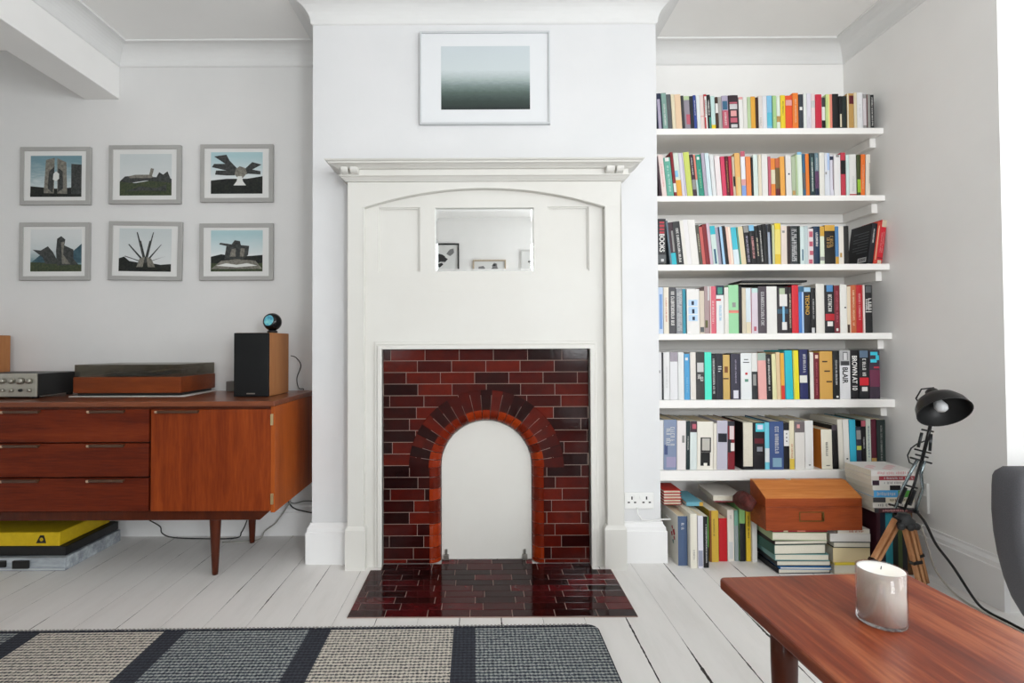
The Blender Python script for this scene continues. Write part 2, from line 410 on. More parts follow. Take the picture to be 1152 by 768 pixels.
fr_ = [
 (22,165,101,230, (34,175,91,221), 'small grey framed photo of two pale slabs, leftmost of the upper row', 0, M_ps[0],
   [(1, [(0,0),(1,0),(1,.24),(.5,.2),(0,.26)]), (3, [(.26,.06),(.46,.06),(.47,.95),(.3,.9)]), (3, [(.53,.06),(.72,.06),(.7,.84),(.52,.94)]),
    (4, [(.34,.2),(.44,.1),(.47,.75),(.36,.6)]), (4, [(.54,.12),(.64,.2),(.63,.62),(.54,.7)]), (5, [(.44,.42),(.5,.38),(.56,.44),(.56,.56),(.5,.62),(.45,.56)]), (4, [(.8,.02),(1,.02),(1,.78),(.8,.8)]), (1, [(0,0),(1,0),(1,.06),(0,.1)])]),
 (122,163,203,229, (134.5,173,192.5,219.5), 'small grey framed photo of low ruins under white sky, middle of the upper row', 0, M_ps[1],
   [(2, [(0,0),(1,0),(1,.3),(.6,.36),(.3,.3),(0,.34)]), (4, [(0,.34),(.1,.46),(.3,.48),(.7,.44),(1,.4),(1,.3),(.5,.36),(.2,.3)]), (3, [(.16,.46),(.3,.5),(.56,.5),(.66,.44),(.6,.42),(.2,.42)]), (3, [(.56,.46),(.6,.66),(.66,.64),(.62,.46)]),
    (4, [(.7,.42),(.76,.56),(.84,.5),(.92,.58),(.98,.4)]), (4, [(.1,.1),(.4,.22),(.7,.18),(.9,.26),(.9,.1),(.5,.12)])]),
 (225,162,307,227, (237,171,295,217.5), 'small grey framed photo of a winged concrete form, rightmost of the upper row', 0, M_ps[2],
   [(1, [(0,0),(1,0),(1,.42),(.7,.36),(.3,.36),(0,.32)]), (4, [(.06,.9),(.3,.94),(.36,.8),(.5,.62),(.46,.44),(.3,.44),(.08,.46),(.1,.56),(.3,.56),(.02,.64),(.06,.72),(.28,.72)]),
    (4, [(.98,.7),(.8,.76),(.66,.6),(.62,.44),(.72,.48),(.96,.46),(.96,.54),(.8,.58)]), (3, [(.46,.46),(.52,.38),(.62,.38),(.7,.5),(.66,.62),(.56,.66),(.48,.6)]), (5, [(.44,.2),(.68,.2),(.62,.3),(.6,.42),(.52,.42),(.5,.3)])]),
 (21,250,100,315, (34,258,91,305), 'small grey framed photo of two jagged rocks, leftmost of the lower row', 0, M_ps[3],
   [(6, [(0,.2),(.2,.4),(.4,.3),(.7,.34),(1,.66),(1,.2)]), (2, [(0,0),(1,0),(1,.16),(.6,.2),(0,.22)]), (4, [(.04,.52),(.2,.5),(.34,.6),(.44,.46),(.56,.18),(.3,.18),(.24,.34)]), (4, [(.52,.78),(.6,.84),(.68,.76),(.66,.62),(.84,.52),(.84,.3),(.94,.16),(.52,.14),(.5,.5)]),
    (3, [(.6,.7),(.66,.7),(.64,.4),(.78,.18),(.62,.18)])]),
 (121,249,203.5,315, (133,257,191.5,305), 'small grey framed photo of tall radiating spikes, slightly crooked, middle of the lower row', .018, M_ps[1],
   [(1, [(0,0),(1,0),(1,.18),(.8,.16),(.6,.2),(.5,.3),(.4,.2),(.2,.24),(.1,.34),(0,.3)])] +
   [(4, [(.5-.02,.2),(.5+.34*math.cos(a)*1.25-.012,.22+l*math.sin(a)),(.5+.34*math.cos(a)*1.25+.006,.22+l*math.sin(a)+.01),(.5+.035,.2)]) for a, l in ((.45,.3),(.75,.6),(1.2,.74),(1.36,.5),(1.78,.5),(1.95,.74),(2.4,.6),(2.7,.3))] +
    [(3, [(.34,.1),(.46,.1),(.5,.34),(.4,.3)]), (3, [(.56,.1),(.7,.1),(.62,.3),(.53,.34)])]),
 (224,251,307,315, (237,259,295,305), 'small grey framed photo of a tangled block sculpture on rubble, rightmost of the lower row', 0, M_ps[2],
   [(1, [(0,.16),(0,.36),(.2,.42),(.5,.36),(.8,.38),(1,.4),(1,.16)]), (2, [(0,0),(1,0),(1,.2),(0,.2)]), (3, [(0,.06),(1,.06),(.86,.26),(.5,.3),(.2,.26)]), (4, [(.26,.3),(.3,.62),(.16,.66),(.18,.7),(.4,.66),(.46,.76),(.56,.74),(.58,.64),(.74,.62),(.72,.4),(.62,.3)]),
    (3, [(.36,.36),(.4,.54),(.48,.56),(.48,.36)]), (3, [(.56,.36),(.58,.56),(.66,.56),(.64,.36)]), (5, [(.1,.14),(.3,.2),(.5,.16),(.7,.2),(.9,.14),(.5,.1)])]),
]
for (x0,y0,x1,y1,pic,lab,tilt,sky,shp) in fr_:
    rt, bx_, yy = framed('framed_photograph', lab, x0,y0,x1,y1,pic, YF-.001, .0215, .017, M_frame_grey, grp, tilt)
    photo(rt, bx_, yy, [sky, M_pg, M_pgr, M_pst, M_psd, M_pwh, M_phl], shp)
M_frame_silver = mat('pale_silver_frame', '#c9ccce', .35, .2)
rt, bx_, yy = framed('framed_seascape', 'large thin silver framed misty seascape print hanging above the mantelpiece', 472,34.5,619,139, (496,51,596.5,122), YB-.022, .0085, .021, M_frame_silver, lip=.008, mount=mat('white_seascape_mount', '#dfe1e3', .8))
M_sea = sky_mat('print_misty_sea', [(.0, '#262f2d'), (.13, '#36423e'), (.27, '#53625d'), (.38, '#7b8a87'), (.49, '#a8b4b4'), (.62, '#c6cfd1'), (1, '#c4cdd1')], 12, .10)
photo(rt, bx_, yy, [M_sea], [])
# ================================================================== FIREPLACE
YS_, YP_, YT_ = 2.255, 2.285, 2.305       # stile face, panel face, tile face
xl, xr = XSL, XSR
ZM0 = az(545, 204, YS_)                   # underside of the mantel mouldings
ZM1 = az(545, 177.6, YS_-.078)
fp = thing('fireplace_surround', 'tall off-white painted fireplace surround with mantelpiece and inset mirror', 'fireplace', ((xl+xr)/2, YB, 0))
oL, oR, oT = ax(430, 500, YP_), ax(664, 500, YP_), az(547, 392.5, YP_)      # tiled opening
iL, iR = ax(409, 420, YS_), ax(682, 420, YS_)                            # inner edges of the stiles
zsp = az(411, 233.5, YS_); zpk = az(546, 211.5, YS_)
mir = (ax(489.5, 270, YP_), ax(600.5, 270, YP_), az(545, 305, YP_), az(545, 233.5, YP_))
pL = (ax(425.5, 270, YP_), ax(472.5, 270, YP_), az(448, 306, YP_), az(448, 233.5, YP_))
pR = (ax(616, 270, YP_), ax(662.5, 270, YP_), az(640, 304.5, YP_), az(640, 232.5, YP_))
mb = MB(); mb.plate(iL-.02, iR+.02, 0, ZM0, [(oL, oR, -1, oT), mir, pL, pR], YP_, YB-.001)
pan = mb.build('back_panel', M_cream, fp)
for q in (pL, pR):
    MB().box((q[0]-.003, YP_+.014, q[2]-.003), (q[1]+.003, YB-.004, q[3]+.003)).build('inset_panel', M_cream, fp)
    mb = MB(); b_ = .006; mb.plate(q[0], q[1], q[2], q[3], [(q[0]+b_, q[1]-b_, q[2]+b_, q[3]-b_)], YP_+.007, YP_+.014); mb.build('panel_bead', M_cream, fp)
# stiles and arched head
n = 24
ca = (iR-iL)/2; sag = zpk-zsp; rad = (ca*ca+sag*sag)/(2*sag); a_ = math.asin(ca/rad)
arcp = [((iL+iR)/2 + rad*math.sin(-a_+2*a_*i/n), zpk-rad+rad*math.cos(-a_+2*a_*i/n)) for i in range(n+1)]
mb = MB()
mb.prism([(xl, 0), (xl, zsp), (iL, zsp), (iL, 0)], YS_, YB-.001)
mb.prism([(iR, 0), (iR, zsp), (xr, zsp), (xr, 0)], YS_, YB-.001)
mb.prism([(xl, zsp), (xl, ZM0), (xr, ZM0), (xr, zsp)] + arcp[::-1], YS_, YP_+.02)
mb.box((xl, YP_+.0, zsp), (xl+.015, YB-.001, ZM0)); mb.box((xr-.015, YP_, zsp), (xr, YB-.001, ZM0))
mb.build('arched_frame', M_cream, fp, bevel=.003)
# plinth blocks
for a, b in ((XSL-.006, ax(409.5, 600, YS_)+.006), (ax(682, 600, YS_)-.006, XSR+.006)):
    zt = az(400, 592, YS_)
    mb = MB(); mb.sweep([(a+.008, YB-.002), (a+.008, YS_), (b-.008, YS_), (b-.008, YP_)], [(-.004, 0), (.009, 0), (.009, zt-.016), (.006, zt-.008), (.001, zt), (-.004, zt)])
    mb.build('plinth_block', M_cream, fp)
# moulding round the tiles
def om(w0, w1, y): 
    return [(oL-w1, 0), (oL-w1, oT+w1), (oR+w1, oT+w1), (oR+w1, 0), (oR+w0, 0), (oR+w0, oT+w0), (oL-w0, oT+w0), (oL-w0, 0)]
mb = MB(); mb.prism(om(.0, .020, 0), YP_-.014, YT_-.002); mb.prism(om(.020, .034, 0), YP_-.007, YP_+.004)
mb.build('opening_moulding', M_cream, fp, bevel=.003)
# horizontal joint in the boarding
zj = az(545, 327, YP_)
MB().box((ax(415, 327, YP_), YP_-.0012, zj-.0012), (ax(672, 327, YP_), YP_+.002, zj+.0012)).build('board_seam', M_cream, fp)
# mantelshelf
H_ = ZM1-ZM0
pr = [(-.004, ZM0), (.006, ZM0), (.008, ZM0+H_*.05), (.013, ZM0+H_*.09), (.022, ZM0+H_*.2), (.03, ZM0+H_*.24), (.03, ZM0+H_*.30), (.024, ZM0+H_*.31), (.024, ZM0+H_*.60),
      (.036, ZM0+H_*.63), (.040, ZM0+H_*.68), (.055, ZM0+H_*.78), (.066, ZM0+H_*.82), (.068, ZM0+H_*.9), (.076, ZM0+H_*.93), (.080, ZM1), (-.004, ZM1)]
mb = MB(); mb.sweep([(xl, YB-.002), (xl, YS_), (xr, YS_), (xr, YB-.002)], pr); mb.box((xl, YS_, ZM1-.02), (xr, YB-.002, ZM1))
mb.build('mantelshelf', M_cream, fp)
for x0, x1 in ((383.4, 391), (393.6, 402.5), (682.5, 691.5), (694, 702)):
    a, b = ax(x0, 190, YS_-.05), ax(x1, 190, YS_-.05); z0, z1 = ZM0+H_*.30, ZM0+H_*.66
    pf = [(YS_-.02, z0), (YS_-.032, z0+.001), (YS_-.048, z0+.006), (YS_-.055, z0+.014), (YS_-.056, z1), (YS_-.02, z1)]
    MB().prism(pf, a, b, axis='x').build('corbel', M_cream, fp, bevel=.002)
# mirror with a bevelled edge
t = NT('mirror_glass', .01); t.b.inputs['Metallic'].default_value = 1; t.b.inputs['Base Color'].default_value = (.93, .95, .95, 1)
M_mirror = t.m
mb = MB(); bv = .014; ym = YP_+.009
X0, X1, Z0, Z1 = mir[0]-.002, mir[1]+.002, mir[2]-.002, mir[3]+.002
mb.quad((X0+bv, ym, Z0+bv), (X1-bv, ym, Z0+bv), (X1-bv, ym, Z1-bv), (X0+bv, ym, Z1-bv))
mi = mb.build('mirror', M_mirror, fp); mi['label'] = 'rectangular bevelled mirror set in the overmantel'
mb = MB(); yb = ym+.0016
mb.quad((X0,yb,Z0),(X1,yb,Z0),(X1-bv,ym,Z0+bv),(X0+bv,ym,Z0+bv)); mb.quad((X0,yb,Z1),(X0+bv,ym,Z1-bv),(X1-bv,ym,Z1-bv),(X1,yb,Z1))
mb.quad((X0,yb,Z0),(X0+bv,ym,Z0+bv),(X0+bv,ym,Z1-bv),(X0,yb,Z1)); mb.quad((X1,yb,Z0),(X1,yb,Z1),(X1-bv,ym,Z1-bv),(X1-bv,ym,Z0+bv))
mb.build('bevelled_edge', M_mirror, mi, weld=False, fixn=False)

# ------------------------------------------------------------------ tiled insert
def tile_mat(name, stops, rough=.10):
    t = NT(name, rough, .17)
    g = t.n('ShaderNodeNewGeometry').outputs['Random Per Island']
    v = t.coords((1, 1, 1)); n = t.noise(v, 16, 4, .6); n2 = t.noise(t.coords((1, 1, 1)), 120, 3, .6)
    f = t.math('ADD', t.math('MULTIPLY', g, .72), t.math('MULTIPLY', n, .34))
    t.col(t.ramp(f, stops))
    t.b.inputs['Coat Weight'].default_value = .0
    t.bump(t.math('ADD', n, t.math('MULTIPLY', n2, .25)), .22, .002)
    return t.m
M_tile = tile_mat('oxblood_glazed_tile', [(.12, '#180707'), (.35, '#290a09'), (.58, '#3f0e0a'), (.78, '#5c160b'), (.97, '#30100e')])
M_edge = tile_mat('oxblood_bullnose_tile', [(.12, '#48130a'), (.4, '#6a1e0c'), (.7, '#84290d'), (.95, '#95360f')])
M_hearth = tile_mat('dark_hearth_tile', [(.1, '#180808'), (.4, '#2b0c0c'), (.7, '#430f11'), (.95, '#661318')], .07)
M_grout = mat('pale_tile_grout', '#a08a80', .9)
cx, cz = ax(547.3, 526, YT_), az(547, 526, YT_)
Ro, Ri, Rb = .345, .252, .205
TW, TH, G = .1525, .0516, .0016
ins = thing('fireplace_tiling', 'glossy dark oxblood tiled fireplace insert with rounded arch opening', 'fireplace tiles', (cx, YT_, 0))
e0, e1, zt = oL+.0005, oR-.0005, oT-.0005
# grout backing with arched hole
ap = [(cx+Ri*math.cos(a), cz+Ri*math.sin(a)) for a in [PI*i/32 for i in range(33)]]
mb = MB()
mb.prism([(e0, .0066), (e0, zt), (e1, zt), (e1, .0066), (cx+Ri, .0066)] + ap + [(cx-Ri, .0066)], YT_+.0025, YB-.002)
mb.build('grout_bed', M_grout, ins)
mb = MB()
def tile(mb, x0, x1, z0, z1, y=YT_):
    if x1-x0 < .006: return
    b = .0012
    v = [(x0,y+.003,z0),(x1,y+.003,z0),(x1,y+.003,z1),(x0,y+.003,z1),(x0+b,y,z0+b),(x1-b,y,z0+b),(x1-b,y,z1-b),(x0+b,y,z1-b)]
    mb.add(v, [(4,5,6,7),(0,1,5,4),(1,2,6,5),(2,3,7,6),(3,0,4,7)])
nrow = int(zt/TH)+1
for r in range(nrow):
    z1 = zt - r*TH; z0 = max(z1-TH+G, .0068)
    if z1 - z0 < .006: continue
    off = (r % 4 in (1, 3))*TW*.25 + (r % 4 == 2)*TW*.5 + R.uniform(-.012, .012) - .03
    if z0 < cz: hc = Ri + .0005
    else:
        dz = z0-cz; hc = math.sqrt(.29**2-dz*dz) if dz < .29 else 0
    spans = [(e0, e1)] if hc == 0 else [(e0, cx-hc), (cx+hc, e1)]
    for a, b in spans:
        x = e0 - off - TW
        while x < b:
            t0, t1 = max(a, x), min(b, x+TW-G)
            if t1 > t0: tile(mb, t0, t1, z0, z1)
            x += TW
mb.build('wall_tiles', M_tile, ins, weld=False)
# arch ring of voussoir tiles, their noses, and the curved jamb noses
def nose(mb, P, n=8):
    """P(r, y) -> point pair along a tile edge; builds flat-to-quarter-round strip"""
    pass
prof = [(Ri, YT_)] + [(Rb + (Ri-Rb)*(1-math.sin(a)), YT_ + (Ri-Rb)*(1-math.cos(a))) for a in [PI/2*i/6 for i in range(1, 7)]] + [(Rb, YT_+.062)]
mbr, mbn = MB(), MB()
NV = 21
for i in range(NV):
    a0, a1 = PI*i/NV, PI*(i+1)/NV; g = G/Ro*.95
    pts = []
    K = 4
    for (r, y) in [(Ro, YT_+.001), (Ro-.002, YT_-.0022), (Ri+.004, YT_-.0022)]:
        pts.append([(cx+r*math.cos(a0+g+(a1-a0-2*g)*k/K), y, cz+r*math.sin(a0+g+(a1-a0-2*g)*k/K)) for k in range(K+1)])
    vs = [p for row in pts for p in row]
    mbr.add(vs, [(j*(K+1)+k, j*(K+1)+k+1, (j+1)*(K+1)+k+1, (j+1)*(K+1)+k) for j in range(len(pts)-1) for k in range(K)])
    g = G/Rb*.75; pts = []
    for (r, y) in [(Ri+.004, YT_-.0022)] + [(r, y-.0022*(1-j/len(prof))) for j, (r, y) in enumerate(prof)]:
        pts.append([(cx+r*math.cos(a0+g+(a1-a0-2*g)*k/K), y, cz+r*math.sin(a0+g+(a1-a0-2*g)*k/K)) for k in range(K+1)])
    vs = [p for row in pts for p in row]
    mbn.add(vs, [(j*(K+1)+k, j*(K+1)+k+1, (j+1)*(K+1)+k+1, (j+1)*(K+1)+k) for j in range(len(pts)-1) for k in range(K)], True)
for s in (-1, 1):
    r = 0
    for r in range(nrow):
        z1 = zt - r*TH; z0 = max(z1-TH+G, .0068); z1 = min(z1, cz)
        if z1-z0 < .004: continue
        L = (.05, .085)[r % 2] if s < 0 else (.085, .05)[r % 2]
        vs = []
        for (rr, y) in [(Ri+.001, YT_-.0006)] + prof[1:]: vs += [(cx+s*rr, y, z0), (cx+s*rr, y, z1)]
        mbn.add(vs, [(2*j, 2*j+1, 2*j+3, 2*j+2) for j in range(len(prof)-0)][:len(vs)//2-1], True)
mbr.build('arch_ring', M_tile, ins, weld=False)
mbn.build('rounded_arch_edge', M_edge, ins, weld=False)
# white board closing the opening
bd = thing('fireplace_board', 'off-white arched board closing off the tiled fireplace opening', 'fireplace cover', (cx, YT_+.06, 0))
rb = Rb-.002; yb = YT_+.045
mb = MB(); mb.prism([(cx-rb, .007), *[(cx+rb*math.cos(PI-PI*i/32), cz+rb*math.sin(PI-PI*i/32)) for i in range(33)], (cx+rb, .007)], yb, yb+.015)
mb.build('board', M_cream, bd)
M_steel = mat('dull_steel', '#8d8a84', .35, .8)
for px in (502, 590.5):
    x = ax(px, 615, yb-.01)
    mb = MB(); mb.box((x-.011, yb-.016, .0072), (x+.011, yb, .03)); mb.box((x-.006, yb-.006, .03), (x+.005, yb, .052)); mb.build('holding_clip', M_steel, bd, bevel=.001)

# ------------------------------------------------------------------ hearth
hy0 = at(550, 693, Z=.006).y; hxl = at(390, 694.5, Z=.006).x; hxr = at(717, 691, Z=.006).x
he = thing('hearth', 'glossy dark red tiled hearth laid flush in the floorboards', 'hearth', ((hxl+hxr)/2, hy0, 0))
hx0, hx1 = at(413, 641, Z=.006).x, at(690.5, 641, Z=.006).x
mb = MB(); mb.prism([(hxl, hy0), (hxr, hy0), (hxr, YS_-.012), (oR-.002, YS_-.012), (oR-.002, YT_-.002), (cx+Rb-.003, YT_-.002), (cx+Rb-.003, YT_+.044), (cx-Rb+.003, YT_+.044), (cx-Rb+.003, YT_-.002), (oL+.002, YT_-.002), (oL+.002, YS_-.012), (hxl, YS_-.012)], .0006, .0045, axis='z')
mb.build('grout_bed', M_grout, he)
THH = (YS_-.0125-hy0)/8
mb = MB(); y = hy0; r = 0
while y < YT_+.03:
    y1 = y+THH-G if r < 8 else (YT_-.003 if r == 8 else YT_+.0435)
    if r == 9: y = YT_-.002
    if r > 9: break
    a, b = (hxl+.001, hxr-.001) if r < 8 else ((oL+.003, oR-.003) if r == 8 else (cx-Rb+.004, cx+Rb-.004))
    x = hxl - (r % 2)*TW*.5 - R.uniform(0, .05)
    while x < b:
        t0, t1 = max(a, x), min(b, x+TW-G)
        if t1-t0 > .006:
            bb = .001; z = .006
            mb.add([(t0,y,z-.002),(t1,y,z-.002),(t1,y1,z-.002),(t0,y1,z-.002),(t0+bb,y+bb,z),(t1-bb,y+bb,z),(t1-bb,y1-bb,z),(t0+bb,y1-bb,z)], [(4,5,6,7),(0,1,5,4),(1,2,6,5),(2,3,7,6),(3,0,4,7)])
        x += TW
    y += THH; r += 1
mb.build('hearth_tiles', M_hearth, he, weld=False)

# ------------------------------------------------------------------ double socket on the breast
M_plastic = mat('white_plastic', '#e8e8e6', .35)
M_dark = mat('black_plastic', '#111112', .4)
def socket(px0, py0, px1, py1, name, label):
    Y = YB-.001; x0, x1 = ax(px0, py0, Y), ax(px1, py1, Y); z0, z1 = az(px0, py1, Y), az(px0, py0, Y)
    s = thing(name, label, 'socket', ((x0+x1)/2, Y, z0))
    MB().box((x0, Y-.009, z0), (x1, Y, z1)).build('face_plate', M_plastic, s, bevel=.002)
    for u in (.25, .75):
        c = x0+(x1-x0)*u; mb = MB()
        for dx, dz, w_, h_ in ((0, .17, .003, .007), (-.014, -.1, .005, .003), (.014, -.1, .005, .003)):
            zc_ = (z0+z1)/2+dz*(z1-z0); mb.box((c+dx-w_, Y-.0096, zc_-h_), (c+dx+w_, Y-.0088, zc_+h_))
        mb.build('pin_holes', M_dark, s)
        MB().box((c-.012+(.02 if u < .5 else -.02), Y-.012, z1-.028), (c-.002+(.02 if u < .5 else -.02), Y-.0085, z1-.012)).build('rocker_switch', M_plastic, s, bevel=.001)
    return s
sk = socket(702, 553.5, 735, 571.5, 'double_socket', 'white double wall socket beside the right fireplace pilaster')
pts = [at(717, 571, Y=YB-.012), at(717.5, 578, Y=YB-.03), at(722, 584.5, Y=YB-.035), at(732, 585.5, Y=YB-.035), at(745, 584, Y=YB-.036)]
x_ = BR+.03
pts += [(x_+.0, YB-.036, pts[-1].z), (x_+.012, YB+.05, pts[-1].z-.01)]
tag(MB().tube(pts, .0028, 8).build('power_cable', M_plastic), 'short white cable looping from the socket round the chimney corner', 'cable')
# ================================================================== SIDEBOARD AND WHAT STANDS ON IT
M_teak = wood('teak_veneer', [(.25, '#4e1a08'), (.42, '#742c0e'), (.6, '#8c3c14'), (.8, '#a34e1e')], (1, 1, .09) , .42, 0, ns=14)
M_teakd = wood('teak_drawer_veneer', [(.25, '#380f07'), (.45, '#561c0b'), (.6, '#6c270f'), (.8, '#803616')], (.09, 1, 1), .42, 0, ns=14)
M_teakside = wood('teak_side_veneer', [(.2, '#713012'), (.42, '#93461a'), (.6, '#a5521f'), (.85, '#b86329')], (1, 1, .09), .42, 0, ns=14)
M_teaktop = wood('teak_top', [(.2, '#4e2a1d'), (.5, '#74402a'), (.8, '#8f5335')], (.08, 1, 1), .3, .3, ns=14)
M_teakleg = wood('dark_teak', [(.2, '#34140d'), (.6, '#52220f'), (.85, '#652f16')], (1, 1, .1), .35, .2, ns=14)
M_brass = mat('brass', '#c9b487', .3, .8)
M_void = mat('dark_recess', '#170b08', .8)
YD = 2.15
sx1 = ax(305, 520, YD); sz1 = az(200, 451.3, YD+.0); sz0 = az(200, 577, YD); zf0, zf1 = az(200, 575, YD), az(200, 460.5, YD)
dR0, dR1 = ax(169.5, 520, YD), ax(304.5, 520, YD)
wR0, wR1 = ax(-30, 520, YD), ax(167, 520, YD)
lD0 = wR0-.005-(dR1-dR0); sx0 = lD0-.012; sxr = ax(309, 520, YD)
YBK = YW-.03
sb = thing('sideboard', 'long low teak sideboard with three drawers standing on tapered legs', 'sideboard', ((sx0+sxr)/2, (YD+YBK)/2, 0))
MB().box((sx0-.006, YD-.008, sz1-.022), (sxr+.002, YBK, sz1)).build('top', M_teaktop, sb, bevel=.004)
MB().box((sxr-.018, YD+.002, sz0), (sxr, YBK, sz1-.0225)).build('side_panel', M_teakside, sb, bevel=.002)
MB().box((sx0-.006, YD+.002, sz0), (sx0+.012, YBK, sz1-.0225)).build('side_panel', M_teakside, sb, bevel=.002)
MB().box((sx0+.0125, YD+.03, sz0), (sxr-.0185, YBK-.01, sz1-.0225)).build('carcass', M_void, sb)
MB().box((sx0+.0125, YD+.006, zf1+.002), (sxr-.0185, YD+.0295, sz1-.0225)).build('top_rail', M_teakleg, sb)
M_tip = mat('pale_handle_tip', '#b59a80', .3)  # paler left end piece of each handle
def handle(par, xa, xb, z):
    mb = MB(); r = .006
    pf = [(YD-.016, z+.001), (YD-.018, z-.005), (YD-.014, z-.010), (YD-.008, z-.009), (YD-.004, z-.004), (YD, z-.004), (YD, z+.001)]
    mb.prism(pf, xa, xb, axis='x')
    h_ = mb.build('handle', M_hnd, par, bevel=.001)
    MB().prism([(y_-.0008, z_-.0004) for y_, z_ in pf[:4]]+[(YD-.009, z-.003)], xa-.0015, xa+.008, axis='x').build('pale_tip', M_tip, h_)
M_hnd = mat('pale_worn_wood_lip', '#4e3424', .3)
def front(nm, xa, xb, za, zb, m_, hs):
    f = MB().box((xa, YD, za), (xb, YD+.02, zb)).build(nm, m_, sb, bevel=.0015)
    for (ha, hb) in hs: handle(f, ha, hb, zb-.004)
    return f
px = lambda p: ax(p, 520, YD-.015)
dz = [az(100, 460.5, YD), az(100, 497.3, YD), az(100, 498.8, YD), az(100, 536.3, YD), az(100, 538, YD), az(100, 575, YD)]
for i in range(3): front('drawer', wR0, wR1, dz[2*i+1], dz[2*i], M_teakd, [(px(97.5), px(138)), (px(0), px(42))])
front('cabinet_door', dR0, dR1, zf0, zf1, M_teak, [(px(174), px(222))])
front('cabinet_door', lD0, wR0-.005, zf0, zf1, M_teak, [(lD0+.3, lD0+.47)])
for y0, y1 in ((465.5, 478), (555, 567)):
    MB().box((ax(305, y0, YD)-.001, YD-.006, az(305, y1, YD)), (ax(307.6, y0, YD), YD+.004, az(305, y0, YD))).build('hinge', M_brass, sb, bevel=.001)
zr = az(200, 586, YD+.02)
mb = MB(); rx0, rx1 = sx0+.06, ax(303, 580, YD+.02)
mb.prism([(rx0, sz0-.0005), (rx0+.03, zr), (rx1-.045, zr), (rx1, sz0-.0005)], YD+.03, YD+.055); mb.build('front_rail', M_teakleg, sb, bevel=.002)
mb = MB(); mb.prism([(rx0, sz0-.0005), (rx0+.03, zr), (rx1-.045, zr), (rx1, sz0-.0005)], YBK-.075, YBK-.05); mb.build('rear_rail', M_teakleg, sb, bevel=.002)
lx1 = ax(241.5, 600, YD+.06); lx0 = sx0+.24
for lx in (lx0, lx1):
    MB().prism([(YD+.056, sz0-.0005), (YD+.10, zr), (YBK-.12, zr), (YBK-.076, sz0-.0005)], lx-.012, lx+.012, axis='x').build('cross_rail', M_teakleg, sb, bevel=.002)
    for ly in (YD+.066, YBK-.085):
        MB().lathe([(.001, sz0-.001), (.0235, sz0-.002), (.0225, sz0-.06), (.0125, .012), (.011, .002), (.001, 0.0)], (lx, ly, 0), seg=20).build('leg', M_teakleg, sb)
zt_ = sz1+.0005
# --- turntable
M_lid = thin_glass('smoked_acrylic', lin('#dad6cc'), .03)
M_ply = wood('dark_walnut_plinth', [(.2, '#4c200f'), (.6, '#7c3a18'), (.85, '#914a20')], (.1, 1, 1), .4, .1, ns=14)
tY = at(140, 445, Z=zt_+.003).y; tx0, tx1 = ax(82, 430, tY), ax(203.5, 430, tY); tD = min(.31, YW-.012-tY)
sh = tag(MB().prism([(tx0-.01, tY-.012), (tx1+.03, tY-.02), (tx1+.02, tY+tD*.97), (tx0+.05, tY+tD*.9)], zt_, zt_+.002, axis='z').build('paper_sheet', mat('white_paper', '#d5d4cf', .8)), 'white sheet lying under the turntable on the sideboard', 'paper')
tt = thing('turntable', 'wooden record turntable with closed smoked lid on the sideboard', 'record player', ((tx0+tx1)/2, tY+tD/2, zt_+.0024))
zb = zt_+.0024; zp1 = az(140, 424, tY); zl1 = az(140, 410.5, tY)
MB().box((tx0+.012, tY+.012, zb), (tx1-.012, tY+tD-.012, zb+.012)).build('base', M_dark, tt, bevel=.002)
MB().box((tx0, tY, zb+.0125), (tx1, tY+tD, zp1)).build('plinth', M_ply, tt, bevel=.003)
mb = MB(); a, b, c, d, e, f = tx0+.004, tx1-.004, tY+.004, tY+tD-.004, zp1+.001, zl1
for q in (((a,c,e),(b,c+.002,f)), ((a,d-.002,e),(b,d,f)), ((a,c+.002,e),(a+.002,d-.002,f)), ((b-.002,c+.002,e),(b,d-.002,f)), ((a,c,f),(b,d,f+.002))): mb.box(*q)
mb.build('dust_cover', M_lid, tt)
M_alu = mat('brushed_aluminium', '#a9a69c', .3, .85)
pc = (tx0+.2, tY+tD*.5)
MB().lathe([(.001, 0), (.135, 0), (.138, .004), (.138, .012), (.132, .013), (.002, .013)], (pc[0], pc[1], zp1+.001), seg=40).build('platter', M_dark, tt)
mb = MB(); tx = tx1-.07; ty = tY+tD*.72
mb.tube([(tx, ty, zp1+.028), (tx-.01, ty-.09, zp1+.03), (tx-.05, ty-.17, zp1+.027), (tx-.1, ty-.18, zp1+.022)], .004, 8); mb.lathe([(.001,0),(.02,0),(.02,.02),(.012,.034),(.001,.034)], (tx, ty, zp1+.001), seg=16); mb.tube([(tx, ty, zp1+.028), (tx+.012, ty+.04, zp1+.028)], .008, 8)
mb.build('tonearm', M_alu, tt)
